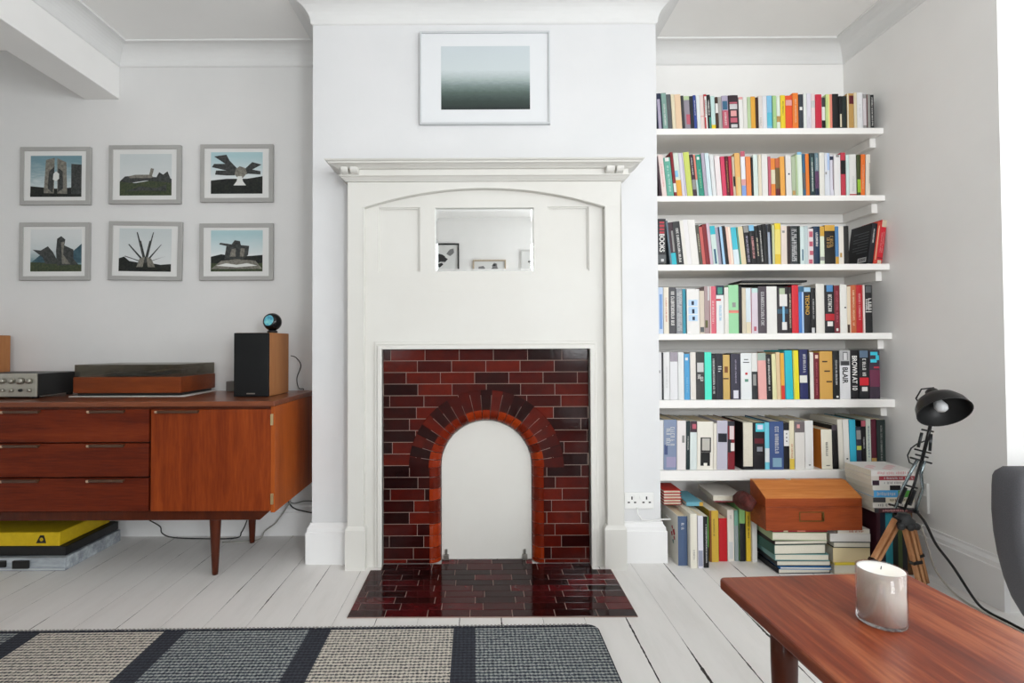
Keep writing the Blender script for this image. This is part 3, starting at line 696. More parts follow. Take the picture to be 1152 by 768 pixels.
# --- amplifier
aY = at(20, 447, Z=zt_+.006).y; ax1_ = ax(41, 430, aY); aw = .325; ax0_ = ax1_-aw; zA1 = az(20, 420, aY)
aD = min(.25, YW-.02-aY)
am = thing('amplifier', 'silver fronted vintage hi-fi amplifier with rows of knobs beside the turntable', 'amplifier', ((ax0_+ax1_)/2, aY+aD/2, zt_))
M_ampd = mat('dark_grey_metal', '#2f3030', .5, .3)
M_silver = mat('satin_silver_panel', '#aaa79c', .4, .45)
MB().box((ax0_+.003, aY+.008, zt_+.012), (ax1_-.003, aY+aD, zA1-.002)).build('case', M_ampd, am, bevel=.002)
MB().box((ax0_, aY, zt_+.009), (ax1_, aY+.0075, zA1)).build('front_panel', M_silver, am, bevel=.0015)
zk1, zk2 = zt_+.009+(zA1-zt_-.009)*.68, zt_+.009+(zA1-zt_-.009)*.28
for i in range(6):
    x = ax1_-.026-.044*i/1.0*.9
    r_ = .015 if i == 1 else .0115
    MB().lathe([(.001,0),(r_,0),(r_,.012),(r_*.82,.016),(.001,.016)], (x, aY-.0005, zk1), (0,-1,0), 20).build('knob', M_alu, am)
    MB().lathe([(.001,0),(.007,0),(.0065,.010),(.001,.011)], (x, aY-.0005, zk2), (0,-1,0), 14).build('small_knob', M_alu if i != 1 else M_dark, am)
for x in (ax0_+.03, ax1_-.03):
    for y in (aY+.03, aY+aD-.03):
        MB().lathe([(.001,0),(.013,0),(.013,.0115),(.001,.0115)], (x, y, zt_), seg=14).build('foot', M_dark, am)
# --- loudspeakers
M_oak = wood('pale_beech_veneer', [(.2, '#96603a'), (.5, '#ab7347'), (.85, '#bd8757')], (1, 1, .08), .45, .05, ns=12)
M_grille = mottled('black_speaker_cloth', '#08090a', '#131517', 900)
def speaker(px0, px1, ptop, pb, label, rz=0, dep=.225):
    Y = at((px0+px1)/2, pb, Z=zt_).y; x0, x1 = ax(px0, 410, Y), ax(px1, 410, Y); z1 = az((px0+px1)/2, ptop, Y); w_ = x1-x0
    if Y+dep > YW-.02: dep = YW-.02-Y
    s = thing('loudspeaker', label, 'speaker', (x1, Y, zt_), 'pair of bookshelf speakers on the sideboard', (0, 0, rz))
    h_ = z1-zt_
    MB().box((-w_, .017, .001), (0, dep, h_)).build('cabinet', M_oak, s, world=False, bevel=.002)
    MB().box((-w_+.001, 0, .001), (-.001, .0165, h_-.001)).build('grille', M_grille, s, world=False, bevel=.003)
    MB().box((-w_*.62, -.0012, .012), (-w_*.38, 0, .017)).build('badge', M_alu, s, world=False)
    return s, Y, dep, w_, h_
s1, sY, sD, sW, sH = speaker(262, 302, 374, 446.3, 'black fronted wooden loudspeaker right of the turntable, under the small round device', -.03)
s2 = thing('loudspeaker', 'wooden loudspeaker cut off by the left photo edge behind the amplifier', 'speaker', (-2.418, 2.43, zt_), 'pair of bookshelf speakers on the sideboard')
h2_ = az(5, 377, 2.6)-zt_
MB().box((-sW, .017, .001), (0, .225, h2_)).build('cabinet', M_oak, s2, world=False, bevel=.002)
MB().box((-sW+.001, 0, .001), (-.001, .0165, h2_-.001)).build('grille', M_grille, s2, world=False, bevel=.003)
MB().box((-sW*.62, -.0012, .012), (-sW*.38, 0, .017)).build('badge', M_alu, s2, world=False)
# small round smart display on the right speaker
gz = zt_+sH+.001; gY = sY+.10; gr = .0415; gx = ax(306.5, 364, gY)
g = thing('smart_display', 'black ball-shaped smart display with a lit blue screen on the speaker', 'smart speaker', (gx, gY, gz))
MB().lathe([(.001, 0), (.022, 0), (.024, .006), (.018, .012), (.001, .012)], (gx, gY, gz), seg=24).build('base', M_dark, g)
fd = Vector((-.25, -.93, .22)).normalized()
c = Vector((gx, gY, gz+.0125+gr*.93)); ang = math.asin(.74)
pf = [(max(1e-5, gr*math.sin(PI*i/24)), -gr*math.cos(PI*i/24)) for i in range(25) if -gr*math.cos(PI*i/24) < gr*.70]
pf += [(pf[-1][0]*.97, pf[-1][1]+.0012), (.001, pf[-1][1]+.0012)]
MB().lathe(pf, c, fd, 32).build('body', mat('black_gloss_plastic', '#0a0a0c', .15), g)
t = NT('lit_screen', .3); v = t.coords((1, 1, 1)); 
cc = t.ramp(t.noise(v, 38, 2, .5), [(.35, '#2d6f9c'), (.5, '#5fb6c6'), (.7, '#8fd8d0')]); t.col(lin('#101820')); t.l(cc, t.b.inputs['Emission Color']); t.b.inputs['Emission Strength'].default_value = .75
MB().lathe([(.001, 0), (gr*.60, 0), (gr*.60, .0006), (.001, .0006)], c+fd*(pf[-1][1]+.0004), fd, 32).build('screen', t.m, g)
# little dark box behind
bY = YW-.075
tag(MB().box((ax(254, 440, bY), bY, zt_), (ax(263, 440, bY)+.02, bY+.05, zt_+.05)).build('phono_box', mat('grey_box', '#6c6a66', .5), bevel=.003), 'small grey box half hidden behind the right speaker', 'box')
# cables behind the speaker
yc = YW-.012
def cab(name, pts, r, m_, label):
    P = [Vector(p) for p in pts]; Q = []
    for i in range(len(P)-1):
        p0, p1, p2, p3 = P[max(i-1, 0)], P[i], P[i+1], P[min(i+2, len(P)-1)]
        for k in range(6):
            t_ = k/6; Q.append(.5*((2*p1)+(p2-p0)*t_+(2*p0-5*p1+4*p2-p3)*t_*t_+(3*p1-p0-3*p2+p3)*t_**3))
    Q.append(P[-1])
    return tag(MB().tube(Q, r, 8).build(name, m_), label, 'cable')
cab('speaker_cable', [at(327, 400, Y=yc-.01), at(333, 402, Y=yc), at(338.5, 411, Y=yc), at(334, 425, Y=yc), at(336, 436, Y=yc), at(341, 437, Y=YW-.03), (ax(341, 440, 2.64), 2.645, zt_+.0024)], .0022, M_dark, 'thin black cable looping behind the right loudspeaker')
M_gcab = mat('grey_cable', '#5a5a56', .5)
yk = YW-.03
cab('power_cable', [at(316, 545, Y=YW-.06), at(325, 565, Y=yk), at(332, 572, Y=yk), at(345, 575.5, Y=yk), at(354, 577, Y=yk)], .0032, M_dark, 'black cable sagging beneath the right end of the sideboard')
cab('power_cable', [at(318, 560, Y=YW-.05), at(330, 566, Y=yk), at(342, 563.5, Y=yk), at(354, 563.5, Y=yk)], .0025, M_gcab, 'grey cable running level to the chimney beside the sideboard')
cab('power_cable', [at(327, 563, Y=YW-.07), at(321, 573, Y=YW-.06), at(310, 588, Y=YW-.05), at(298, 597, Y=YW-.05), (ax(290, 599, 2.6), 2.6, .004), (ax(250, 605, 2.57), 2.57, .004)], .0032, mat('pale_cable', '#9a988f', .5), 'pale cable dropping from the sideboard and trailing on the floor')
cab('power_cable', [at(168, 585, Y=YW-.05), at(180, 592, Y=YW-.045), at(183, 600, Y=YW-.05), (ax(200, 603, 2.63), 2.63, .004), (ax(262, 603, 2.62), 2.62, .004), (at(272, 598, Y=2.64)), at(278, 585, Y=2.64)], .003, M_dark, 'black cable trailing along the skirting under the sideboard')
# --- cases under the sideboard
def case(name, label, x1, zA, zB, y0, y1, w_, m_, extra=None):
    o = thing(name, label, 'case', (x1-w_/2, (y0+y1)/2, zA))
    MB().box((x1-w_, y0, zA), (x1, y1, zB)).build('body', m_, o, bevel=.004)
    return o
M_yel = mottled('yellow_card_case', '#c9a914', '#d6b61d', 30)
M_blk = mat('black_case', '#0d0d0f', .45)
t = NT('clear_plastic_crate', .25); t.col(t.ramp(t.noise(t.coords((1, 6, 6)), 6, 4, .6), [(.3, '#83898f'), (.55, '#a9b0b6'), (.75, '#d0d5d8')])); M_clear = t.m
y0 = at(30, 642.5, Z=0).y; x1 = ax(73, 635, y0); yb_ = x1/((138-542)/F)
yb_ = min(yb_, YW-.07)
h1 = az(30, 627.5, y0); h2 = az(30, 616.5, y0); h3 = az(30, 600.5, y0)
c1 = case('plastic_case', 'flat clear grey plastic case on the floor, bottom of the pile under the sideboard', x1, .0004, h1, y0, yb_, .52, M_clear)
MB().box((x1-.22, y0-.012, h1*.25), (x1-.15, y0-.0005, h1*.85)).build('catch', M_dark, c1, bevel=.003)
MB().box((x1-.40, y0-.010, h1*.35), (x1-.25, y0-.0005, h1*.85)).build('carry_handle', M_dark, c1, bevel=.003)
MB().box((x1-.52, y0-.003, h1*.10), (x1-.0, y0-.0003, h1*.22)).build('rim', mat('pale_plastic_rim', '#b9bdc0', .3), c1, bevel=.001)
c2 = case('record_case', 'flat black case between the yellow box and the plastic case', x1-.012, h1+.001, h2, y0+.02, yb_, .5, M_blk)
c3 = case('record_case', 'flat bright yellow box on top of the pile under the sideboard', ax(67, 610, y0+.02), h2+.001, h3, y0+.02, yb_-.02, .47, M_yel)
xo = ax(46, 605, y0+.018); zo = (h2+h3)/2
MB().prism([(xo-.022, zo-.016), (xo+.022, zo-.016), (xo+.012, zo+.018), (xo-.004, zo+.018)], y0+.0185, y0+.0198).build('black_emblem', M_dark, c3)
MB().lathe([(.001, 0), (.008, 0), (.008, .0006), (.001, .0006)], (xo+.002, y0+.0185, zo), (0, -1, 0), 16).build('yellow_dot', M_yel, c3)
# ================================================================== SHELVES
ORD = ['first','second','third','fourth','fifth','sixth','seventh','eighth','ninth','tenth','eleventh','twelfth','thirteenth','fourteenth','fifteenth','sixteenth','seventeenth','eighteenth','nineteenth','twentieth']
SH = [('top', 144.0, 151.0, 994.5), ('second', 219.8, 226.2, 996.5), ('third', 297.0, 304.0, 1001.5), ('fourth', 374.8, 382.0, 1004.0), ('fifth', 449.6, 458.8, 1007.5), ('lowest', 529.0, 540.5, 1011.0)]
shelf_geo = []
for nm, yt, yb, xe in SH:
    Yf = at(xe, (yt+yb)/2, X=XR).y
    z1, z0 = az(860, yt, Yf), az(860, yb, Yf)
    s = thing('wall_shelf', 'long white shelf board across the alcove, %s of the six' % nm, 'shelf', ((BR+XR)/2, YW, z0), 'white alcove shelves')
    MB().box((BR+.001, Yf, z0), (XR-.001, YW-.001, z1)).build('board', M_shelf, s, bevel=.003)
    MB().box((BR+.001, YW-.022, z0-.046), (XR-.001, YW-.001, z0-.0005)).build('rear_batten', M_shelf, s, bevel=.002)
    MB().box((XR-.030, Yf+.05, z0-.046), (XR-.001, YW-.0225, z0-.0005)).build('side_batten', M_shelf, s, bevel=.002)
    MB().box((BR+.001, YB+.14, z0-.046), (BR+.026, YW-.0225, z0-.0005)).build('side_batten', M_shelf, s, bevel=.002)
    shelf_geo.append((Yf, z0, z1))

# ================================================================== BOOKS
C = dict(white='#dedcd8', cream='#d8cdb0', black='#141416', navy='#1d2740', red='#b3202a', crimson='#b01d3e', maroon='#5a1820', orange='#e07a2c', yellow='#e0c62c',
         green='#7fa873', teal='#3f8f7d', blue='#3d6fae', sky='#7fb8d8', grey='#8c8b88', char='#3a3a3d', pink='#d79a98', lilac='#a79fb4', tan='#b58f52', lime='#b9c057',
         aqua='#bcd6d2', cyan='#2fb0c0', mint='#97cf9f', brown='#3f2a1e', amber='#dba03a', sage='#7d9c93', salmon='#dd8474', paleyel='#e0d98a', peach='#ddc0a0', rose='#b85a6a', olive='#5b5a32', turq='#4fe0c4', copper='#b9603a', plum='#3d2a33', mauve='#4a4048', gold='#c79a3c', steel='#34607c', palegreen='#b3c79b', bluegrey='#6f7f9c', silver='#b8b8b8', beige='#c5b8a0', blk2='#1c2622', dkgrey='#55585a', ltgrey='#c6c6c6', palepink='#e2cfca')
M_page = mottled('book_pages', '#d8ccb0', '#cfc0a0', 300)
M_pagew = mottled('white_book_pages', '#dcd7c8', '#d0cab8', 300)
def cmat(c): return mat('book_cover_' + (c if c in C else 'tone'), C.get(c, c), .5, 0, .35)
def book_mesh(root, t, h, d, c, bands=(), text=None, hard=False, x0=0.0, pages=True, seedv=0):
    """standing book in local coords: spine face towards -y at y=0, x from x0 to x0+t"""
    cv = .0012 if not hard else .0022
    cv = min(cv, t*.2); bul = min(.0014, t*.045); n = 4
    def sp(u, o=0): return (x0 + u*t, -bul*(1-(2*u-1)**2) + bul - o)
    mb = MB()
    pf = [(x0, d)] + [sp(i/n) for i in range(n+1)] + [(x0+t, d), (x0+t-cv, d), (x0+t-cv, bul+cv), (x0+cv, bul+cv), (x0+cv, d)]
    mb.m(0).prism(pf, 0, h, axis='z')
    mats = [cmat(c)]
    o = .00035
    for (f0, f1, bc, *uu) in bands:            # fractions measured from the top of the spine
        u0_, u1_ = uu if uu else (0.0, 1.0)
        mats.append(cmat(bc)); mb.m(len(mats)-1)
        zz0, zz1 = h*(1-f1), h*(1-f0); vs = []
        for i in range(n+1):
            u = u0_ + (u1_-u0_)*i/n; x, y = sp(u, o); vs += [(x, y, zz0+.0002), (x, y, zz1-.0002)]
        mb.add(vs, [(2*i, 2*i+2, 2*i+3, 2*i+1) for i in range(n)]); o += .00012
    root_o = mb.build('cover', mats, root, world=False, fixn=False, weld=False)
    if pages:
        k = .0025 if hard else .0006
        MB().box((x0+cv+.0002, bul+cv+.0003, k), (x0+t-cv-.0002, d-.0015, h-k)).build('page_block', M_page if seedv % 3 else M_pagew, root, world=False)
    if text:
        tc_, spec = text[0], text[1:]
        mb = MB(); y = -o-.0001
        if isinstance(spec[0], str):           # readable title: (text, f0, f1, width fraction[, upward])
            s_, f0, f1 = spec[0], spec[1], spec[2]; wf = spec[3] if len(spec) > 3 else .6
            vs, fs = text_mesh(s_, 1, .0, .022); mx = max(v[0] for v in vs); mn = min(v[0] for v in vs); my = max(v[1] for v in vs)
            L = h*(f1-f0); k = L/(mx-mn); kh = wf*t/my
            if len(spec) > 4: out = [(x0+t*(.5+wf/2)-v[1]*kh, y, h*(1-f1)+(v[0]-mn)*k) for v in vs]
            else: out = [(x0+t*(.5-wf/2)+v[1]*kh, y, h*(1-f0)-(v[0]-mn)*k) for v in vs]
            mb.add(out, fs)
        else:                                  # too blurred to read: broken strokes; (f0, f1, lines)
            f0, f1, nl = spec[0], spec[1], spec[2] if len(spec) > 2 else 1
            wf = (spec[3] if len(spec) > 3 else .42)*(.66 if nl == 1 else .85)
            for ln in range(nl):
                xc = x0 + t*(ln+1)/(nl+1); hw = t*wf/nl*.5; z = h*(1-f0) - R.uniform(0, .01); zend = h*(1-f1); w_ = max(.0007, hw*.30)
                while z > zend:
                    l = R.uniform(.55, .95)*hw*1.15
                    if R.random() < .16: z -= l*.8; continue
                    a, b = z-l, z
                    if a < zend: break
                    q = R.random(); e = y+.0001
                    mb.box((xc-hw, y, b-w_), (xc+hw, e, b))
                    if q < .45: mb.box((xc-hw, y, a), (xc+hw, e, a+w_))
                    if q < .25 or q > .7: mb.box((xc+hw-w_*1.1, y, a), (xc+hw, e, b-w_))
                    if q > .15: mb.box((xc-hw, y, a), (xc-hw+w_*1.1, e, b-w_))
                    if .3 < q < .85: mb.box((xc-w_*.5, y, a+w_), (xc+w_*.5, e, b-w_))
                    z -= l+w_*1.1
        if mb.v: mb.build('spine_title', cmat(tc_), root, world=False, fixn=False, weld=False)
    return root_o

ALL = []
def shelf_row(idx, entries, segs, ybot, depth=(.12, .15), inset=.012, hard=False, group='', where=''):
    """entries: (x0, x1, ytop, colour, words, bands, text, lean override). segs: [(x, lean deg)] lean to the left positive"""
    Yf, _, zt = shelf_geo[idx]
    zt += .0005
    def lean_at(x):
        for i in range(len(segs)-1):
            if segs[i][0] <= x <= segs[i+1][0]:
                u = (x-segs[i][0])/(segs[i+1][0]-segs[i][0]); return segs[i][1]+(segs[i+1][1]-segs[i][1])*u
        return segs[0][1] if x < segs[0][0] else segs[-1][1]
    prev = None; clear = (shelf_geo[idx-1][1] if idx else 3) - zt - .008
    n_ = len(entries)
    for k, e in enumerate(entries):
        x0, x1, yt, c, words = e[:5]; bands = e[5] if len(e) > 5 and e[5] else (); text = e[6] if len(e) > 6 else None
        a = math.radians(e[7] if len(e) > 7 else lean_at(x0))
        Y = Yf + inset + R.uniform(0, .006)
        X0, X1 = ax(x0, ybot, Y), ax(x1, ybot, Y)
        t = max(.004, (X1-X0)*math.cos(a)-.0004)
        h = (az((x0+x1)/2, yt, Y) - zt)/math.cos(a) - (abs(math.sin(a))*t*.5)
        d = R.uniform(*depth) + max(0, h-.2)*.3
        d = min(d, YW-.024-Y)
        ztop = zt + h*math.cos(a) + t*abs(math.sin(a))
        if ztop > zt+clear: h -= (ztop-zt-clear)/math.cos(a)
        # bottom-left corner for a left lean, bottom-right for a right lean
        ca, sa = math.cos(a), math.sin(a)
        def edges(X, a=a, t=t, ca=ca):   # left edge and right edge lines (x at z=0.., slope) for book whose footprint starts at X
            if a >= 0:  # pivot left-bottom at X: left edge x = X - z*tan; right edge starts at X+t*ca, z=t*sa
                L = lambda z: X - z*math.tan(a)
                Rr = lambda z: X + t/ca - z*math.tan(a)
            else:       # pivot right-bottom at X+t/ca..
                P = X + t*ca
                Rr = lambda z: P - z*math.tan(a)
                L = lambda z: P - t/ca - z*math.tan(a)
            return L, Rr
        X = X0
        if prev:
            L, _r = edges(X); hm = min(h, prev[1])*.995
            need = max(prev[0](z)-L(z) for z in ((0, hm) if a*prev[2] >= 0 else (0, t, hm)))
            if need > -.0003: X += need + .0003
        L, Rr = edges(X)
        prev = (Rr, h, a)
        root = thing('book', '', 'book', ((X if a >= 0 else X+t*ca), Y, zt), group, (0, -a, 0))
        book_mesh(root, t, h, d, c, bands, text, hard=(hard and R.random() < .7), x0=(0 if a >= 0 else -t), seedv=k)
        ALL.append([root, words, where, k, n_, [w[4] for w in entries]])
def T(c, f0=.12, f1=.7, nl=1, w=.42): return (c, f0, f1, nl, w)

row1 = [
 (740.5,745.8,105,'navy','navy and lilac',[(.16,1,'lilac',.15,.75)]),(746.3,751.8,104.5,'sage','sage green',None,T('white',.3,.9)),(751.8,756.6,106,'dkgrey','dark grey'),(757,760.9,106,'cream','cream'),
 (761.1,767.8,106,'peach','pale peach'),(768,771,107.5,'char','charcoal'),(771.1,777.4,108,'#8d8690','grey-lilac',[(.55,.85,'rose',.3,1),(.0,.12,'palegreen')]),(777.5,781.4,108,'#20262e','blue-black'),
 (781.5,784.6,107,'#30468f','royal blue',None,T('white',.15,.6)),(785,789,107,'#d6dad9','greyish white'),(789.1,793,107,'palepink','pinkish white',[(.6,.63,'pink')]),(793.1,796.4,106,'white','red and white',[(0,.06,'red'),(.66,1,'red',0,.5),(.06,.66,'red',0,.25)],T('black',.15,.6)),
 (796.6,800.7,106.5,'black','black with white lettering',[(.65,1,'teal',.5,1)],T('white',.1,.6,1,.6)),(801,805.6,108,'aqua','pale aqua with a yellow foot',[(.86,1,'yellow')]),(806,809,109,'brown','dark brown and white',[(.2,.5,'white')]),(809.2,813,109,'#a3a19c','light grey'),
 (813.4,820.3,107.5,'lilac','lilac and pink',[(.16,.42,'steel',.1,.9),(.44,1,'rose')],T('white',.5,.9)),(820.6,831.6,107,'#2f2028','thick burgundy-black',[(.2,.25,'rose',.12,.9),(.26,.41,'ltgrey',.12,.9),(.45,.62,'pink',.2,.8),(.66,.8,'rose',.15,.85),(.85,.95,'ltgrey',.2,.85)]),
 (832,836.6,109,'white','white with a pink top',[(0,.08,'pink')]),(836.8,841.3,109,'#d7d6cf','off-white'),(841.5,845.3,109,'palegreen','pale green'),(845.5,850.4,108.5,'amber','amber'),(850.6,853.6,109.5,'#3a1f12','dark brown'),
 (854,858.4,107.5,'#dbd3cf','pale grey-pink',None,T('grey',.6,.9)),(858.6,863.2,107.5,'#d9d9dc','cool white'),(863.4,869,107.5,'sky','sky blue',[(.5,.9,'#58b4cc')]),(869.2,874,107.5,'#a4c78a','light green',[(0,1,'#2f6a55',0,.14)],T('paleyel',.62,.7)),
 (874.2,878.2,108,'#d8e0d4','white and tan',[(.6,.78,'tan')]),(878.4,883.6,107,'yellow','bright yellow',None,T('olive',.12,.6)),(884,891.8,107.5,'#dd4f26','orange-red',[(.13,.3,'pink',.05,.95)]),(892.2,898.6,104.5,'orange','orange',None,T('peach',.15,.85)),(899,904,106,'#343a42','charcoal navy',[(.36,.46,'white',.2,.8)]),
 (904.3,908,105,'#d9ddd8','white'),(908.2,912.8,105,'#d6d2dc','lilac-white',None,T('ltgrey',.6,.95)),(913,917.4,105,'#e0cfd0','pinkish white',[(.2,.4,'ltgrey')]),(917.7,924.6,106,'#c22740','crimson'),(925,928.7,109.5,'white','black and white',[(0,.3,'char'),(.72,1,'black')]),
 (929,933.4,106,'#bccf8a','lime and cream',[(0,1,'paleyel',.55,1)]),(933.6,936.7,106,'salmon','salmon pink'),(937,944,105.5,'black','thick black'),(944.2,947.5,108,'black','black and cream',[(.55,.95,'cream',.3,.9)]),(948,953,108,'blk2','green-black'),
 (953.6,961,105,'tan','tan and dark red',[(.06,.3,'maroon',.3,1),(0,1,'cream',0,.2)]),(961.2,964.5,104,'cream','cream'),(964.8,971,104,'#dcdcdd','white',None,T('ltgrey',.3,.7)),(971.2,975,105,'#c6bfc2','pale mauve grey',[(.02,.14,'grey'),(.9,.98,'grey')]),(975.3,979.4,106,'#8f8f8a','mid grey',[(0,1,'maroon',0,.2)]),(979.6,983.6,106.5,'#26282a','black with white lettering',None,T('white',.08,.92,1,.5)),
]
shelf_row(0, row1, [(740,3.2),(800,2.2),(850,.6),(900,0),(985,0)], 143.4, (.11,.13), .012, group='books on the top shelf', where='top shelf')
row2 = [
 (742.6,744.8,176,'plum','thin dark'),(745.2,750.6,174,'palepink','pinkish white',None,T('pink',.2,.8)),(751,758.4,177,'#5fa592','teal green',[(0,.1,'white',.2,.8)],T('aqua',.2,.9)),(758.9,761.9,171,'#7d1820','dark red',[(.7,.9,'white')]),
 (762.1,767.9,172,'#cfd8cd','yellow and white',[(.62,1,'amber'),(.4,.55,'sky',0,.6)]),(768.1,773.2,172,'#d4d0da','lilac-white',[(0,1,'lilac',.6,.8)]),(773.6,780,171,'#c3cd66','lime yellow'),(780.2,784.2,173.5,'plum','plum with white lettering',[(.6,.84,'grey')],T('white',.08,.5)),
 (784.5,786.7,174,'salmon','thin salmon',[(.6,1,'aqua')]),(787,792.6,174,'#2f8a76','teal green',[(.05,.12,'white',.2,.7)],T('mint',.35,.8)),(793,796.7,172,'#aaa3b2','lilac grey'),(797,801.5,172,'#cddde2','pale blue-white'),(802,806.5,174,'#d8dada','white'),
 (807,812.9,175,'#e2d8d8','pinkish white'),(813.4,818,176,'#cf4060','crimson pink'),(818.2,821.6,175.5,'#5a1a22','dark red-brown',None,T('tan',.1,.9)),(821.8,825.2,175.5,'crimson','crimson'),(825.5,828.2,176,'beige','beige and black',[(.5,.75,'black',.2,1)]),
 (828.6,834.4,172,'#dfae68','pale orange',[(.55,1,'#d8c080',.3,1)]),(835,839.9,170,'#dfe0e4','white with pink and blue ends',[(0,.12,'rose'),(.62,.76,'pink'),(.76,1,'#7f9ad0')]),(840.4,845.8,176,'#e5884a','orange'),(846,848.2,177,'black','thin black'),
 (848.5,853.5,174,'#cfdcd6','pale aqua'),(853.8,857.5,174,'#d9cfba','cream'),(857.8,864.5,173.5,'white','white'),(865,867.8,176,'rose','rose pink'),(868,872.8,178,'#e08436','orange with a cream band',[(.3,.68,'cream')]),(873.1,878,178,'#6b5832','olive brown',[(0,.25,'copper'),(.8,1,'maroon')]),
 (878.4,883.6,176,'#e2a24a','light orange'),(885,891.2,174.5,'#dcd8d4','white',[(.44,.48,'navy',.4,.7)]),(891.5,896,176,'#a9b79a','grey-green',[(.86,.97,'tan',.1,.8)]),(896.3,898.2,174,'palegreen','thin pale green'),(898.5,903.5,171,'#d3e0d0','greenish white',[(0,.06,'sky')]),
 (903.8,907,173,'steel','steel blue',[(.45,.85,'dkgrey')]),(907.2,911.2,173,'orange','orange'),(911.6,917.2,172,'#1f3438','teal-black',[(.1,.9,'sage',.4,.6)],T('white',.15,.9)),(917.5,921.8,172,'#6f8790','navy and purple',[(.42,.82,'#5a3a5c'),(.82,1,'navy')],T('white',.1,.4)),
 (922.1,927.7,171.5,'#dcdad2','white'),(928.4,934,172,'#d2d6de','white and pale blue',[(.0,.4,'#a9bfe0',.5,1),(.44,.5,'grey',.1,.4)]),(934.3,938.3,174.5,'#cfcdd8','lilac-white with a navy dot',[(.03,.12,'navy'),(.12,.85,'maroon',.75,.9)]),(939,946.2,174,'#e0dedd','white',[(.0,.06,'grey',.3,.8)]),
 (946.6,951.8,171.5,'#b83848','red and black',[(.18,.5,'black')]),(952.4,955.9,174,'#c8dcd8','aqua-white'),(956.2,964,173.5,'#dddcd8','white with a red foot',[(.95,1,'red')],T('ltgrey',.5,.9)),(964.3,968,174,'#3f4826','olive and lime',[(.6,.92,'#8ab02e')]),
 (968.3,973.2,173.5,'#e0702c','orange',None,T('cream',.2,.85,1,.25),-1.5),(973.9,979,173.5,'#d5cfc2','cream',[(.2,.7,'grey',.75,.9)],None,-1.5),
]
shelf_row(1, row2, [(740,5.5),(790,5),(815,3.2),(835,1.6),(860,.4),(900,1.2),(912,.5),(925,0),(966,0)], 219.2, (.11,.135), .012, group='books on the second shelf', where='second shelf')
row3 = [
 (740.6,749.6,246,'#2b2b2e','black with red and white lettering',[(.06,.32,'#b23440',.2,.8),(.1,.13,'char',.2,.8),(.18,.21,'char',.2,.8),(.25,.28,'char',.2,.8),(.78,.96,'dkgrey'),(.87,.93,'ltgrey',.35,.7)],('white','BOOKS',.33,.72,.62),0),(749.8,752,248,'#5c6d78','thin blue-grey'),(752.2,757.7,250,'plum','dark mauve and cyan',[(.72,1,'cyan'),(.2,.7,'grey',.5,.9)]),(758.4,766.3,249,'#333436','charcoal with white lettering',None,T('white',.12,.95,1,.5)),
 (767,771,248,'#dddad2','cream white'),(771.2,776.2,247,'#dfdcdc','white'),(776.5,784.6,247,'#e2dfda','thick white'),(785,789,253,'#4b4a3f','olive black',None,T('cream',.2,.7)),(789.2,793,255,'#c05a55','coral red'),(793.2,798,252,'#7a1b22','dark red'),
 (798.2,802,251,'#c9b4c2','lilac pink'),(802.3,808,254,'#c4d6d0','aqua and cream',[(0,.22,'cyan'),(.6,.98,'steel',.3,.7)]),(808.3,811.8,256,'#9a94a4','lilac grey'),(812,816.6,255,'#9fc4e0','light blue with a navy edge',[(0,1,'navy',0,.35)]),(816.8,820.2,254,'black','thin black'),
 (820.5,826,255,'#e3bfb0','peach pink',[(.0,1,'#e8dccb',.5,.8)]),(826.3,832.5,255.5,'#42b4c6','cyan and white',[(.6,1,'#cfdde2')]),(833,840,255,'#d8c8a4','cream with a green edge',[(0,1,'teal',0,.2)]),(840.4,845.9,253.5,'#101013','black with lilac lettering',[(0,.18,'grey')],T('lilac',.25,.95,1,.6)),
 (846.1,852,253,'#0f0f12','black with pink lettering',[(0,.15,'sky')],T('pink',.28,.85,1,.6)),(852.3,856,254,'#101012','black with cream lettering',None,T('cream',.3,.8,1,.6)),(856.3,860.2,253,'#131315','black with white lettering',None,T('white',.1,.95,1,.5)),(860.4,864.7,252,'black','plain black'),
 (865,869.2,252,'#9fa8b8','pale blue and navy',[(0,1,'navy',.55,1),(0,.2,'black')]),(869.5,872,253,'#c2c79a','thin cream green'),(872.2,878.8,251,'#e0d070','yellow',[(0,.15,'yellow'),(.75,1,'#d8b93c')]),(879.2,886,254,'#ddcfc4','pinkish cream',[(.12,.18,'grey',.2,.6)]),(886.4,889.5,254,'#2b1d1b','brown-black'),
 (889.8,898,254,'#33383a','dark grey with white lettering',None,T('ltgrey',.05,.95,2,.8)),(898.3,900.4,254,'blk2','thin green-black'),(900.6,905.4,255,'#c9d8d6','pale aqua',[(.6,.9,'steel',.4,.7)]),(905.6,909.5,254,'#b7c4c6','pale blue-grey'),(909.7,915.6,257,'#d9cfd0','white with pink flowers',[(.08,.24,'rose',.2,.9),(.36,.5,'rose',.2,.9),(.62,.74,'rose',.25,.95),(.86,.98,'rose',.1,.8)]),
 (916,922.8,254.5,'#16304a','navy with white lettering',None,T('white',.12,.55,1,.55)),(923.1,927.9,254.5,'#d5dcc8','pale yellow and white',[(0,.26,'gold'),(.8,.9,'grey')]),(928.4,939.8,253,'#1b1714','black and gold',[(0,.15,'gold')],T('tan',.25,.62,2,.7)),(940.2,944,254.5,'#4b7aa8','blue',[(.8,1,'gold')]),(944.2,949.8,254.5,'#ddd7cd','cream',[(.7,.82,'tan',.2,.6)]),(950.1,955.4,254,'#22211f','plain black'),
 (976.2,982,251,'#191a20','black with a barcode on the back',None,T('white',.1,.5,1,.4),-8),(982.3,986,249,'#c2412f','red-orange',[(.1,.9,'peach',.4,.6)],None,-8),(986.2,992.4,247.5,'#c2202e','bright red',[(0,.16,'beige',.15,1),(.86,.88,'maroon'),(.92,1,'beige',.1,.8)],T('pink',.25,.75,2,.4),-8),
]
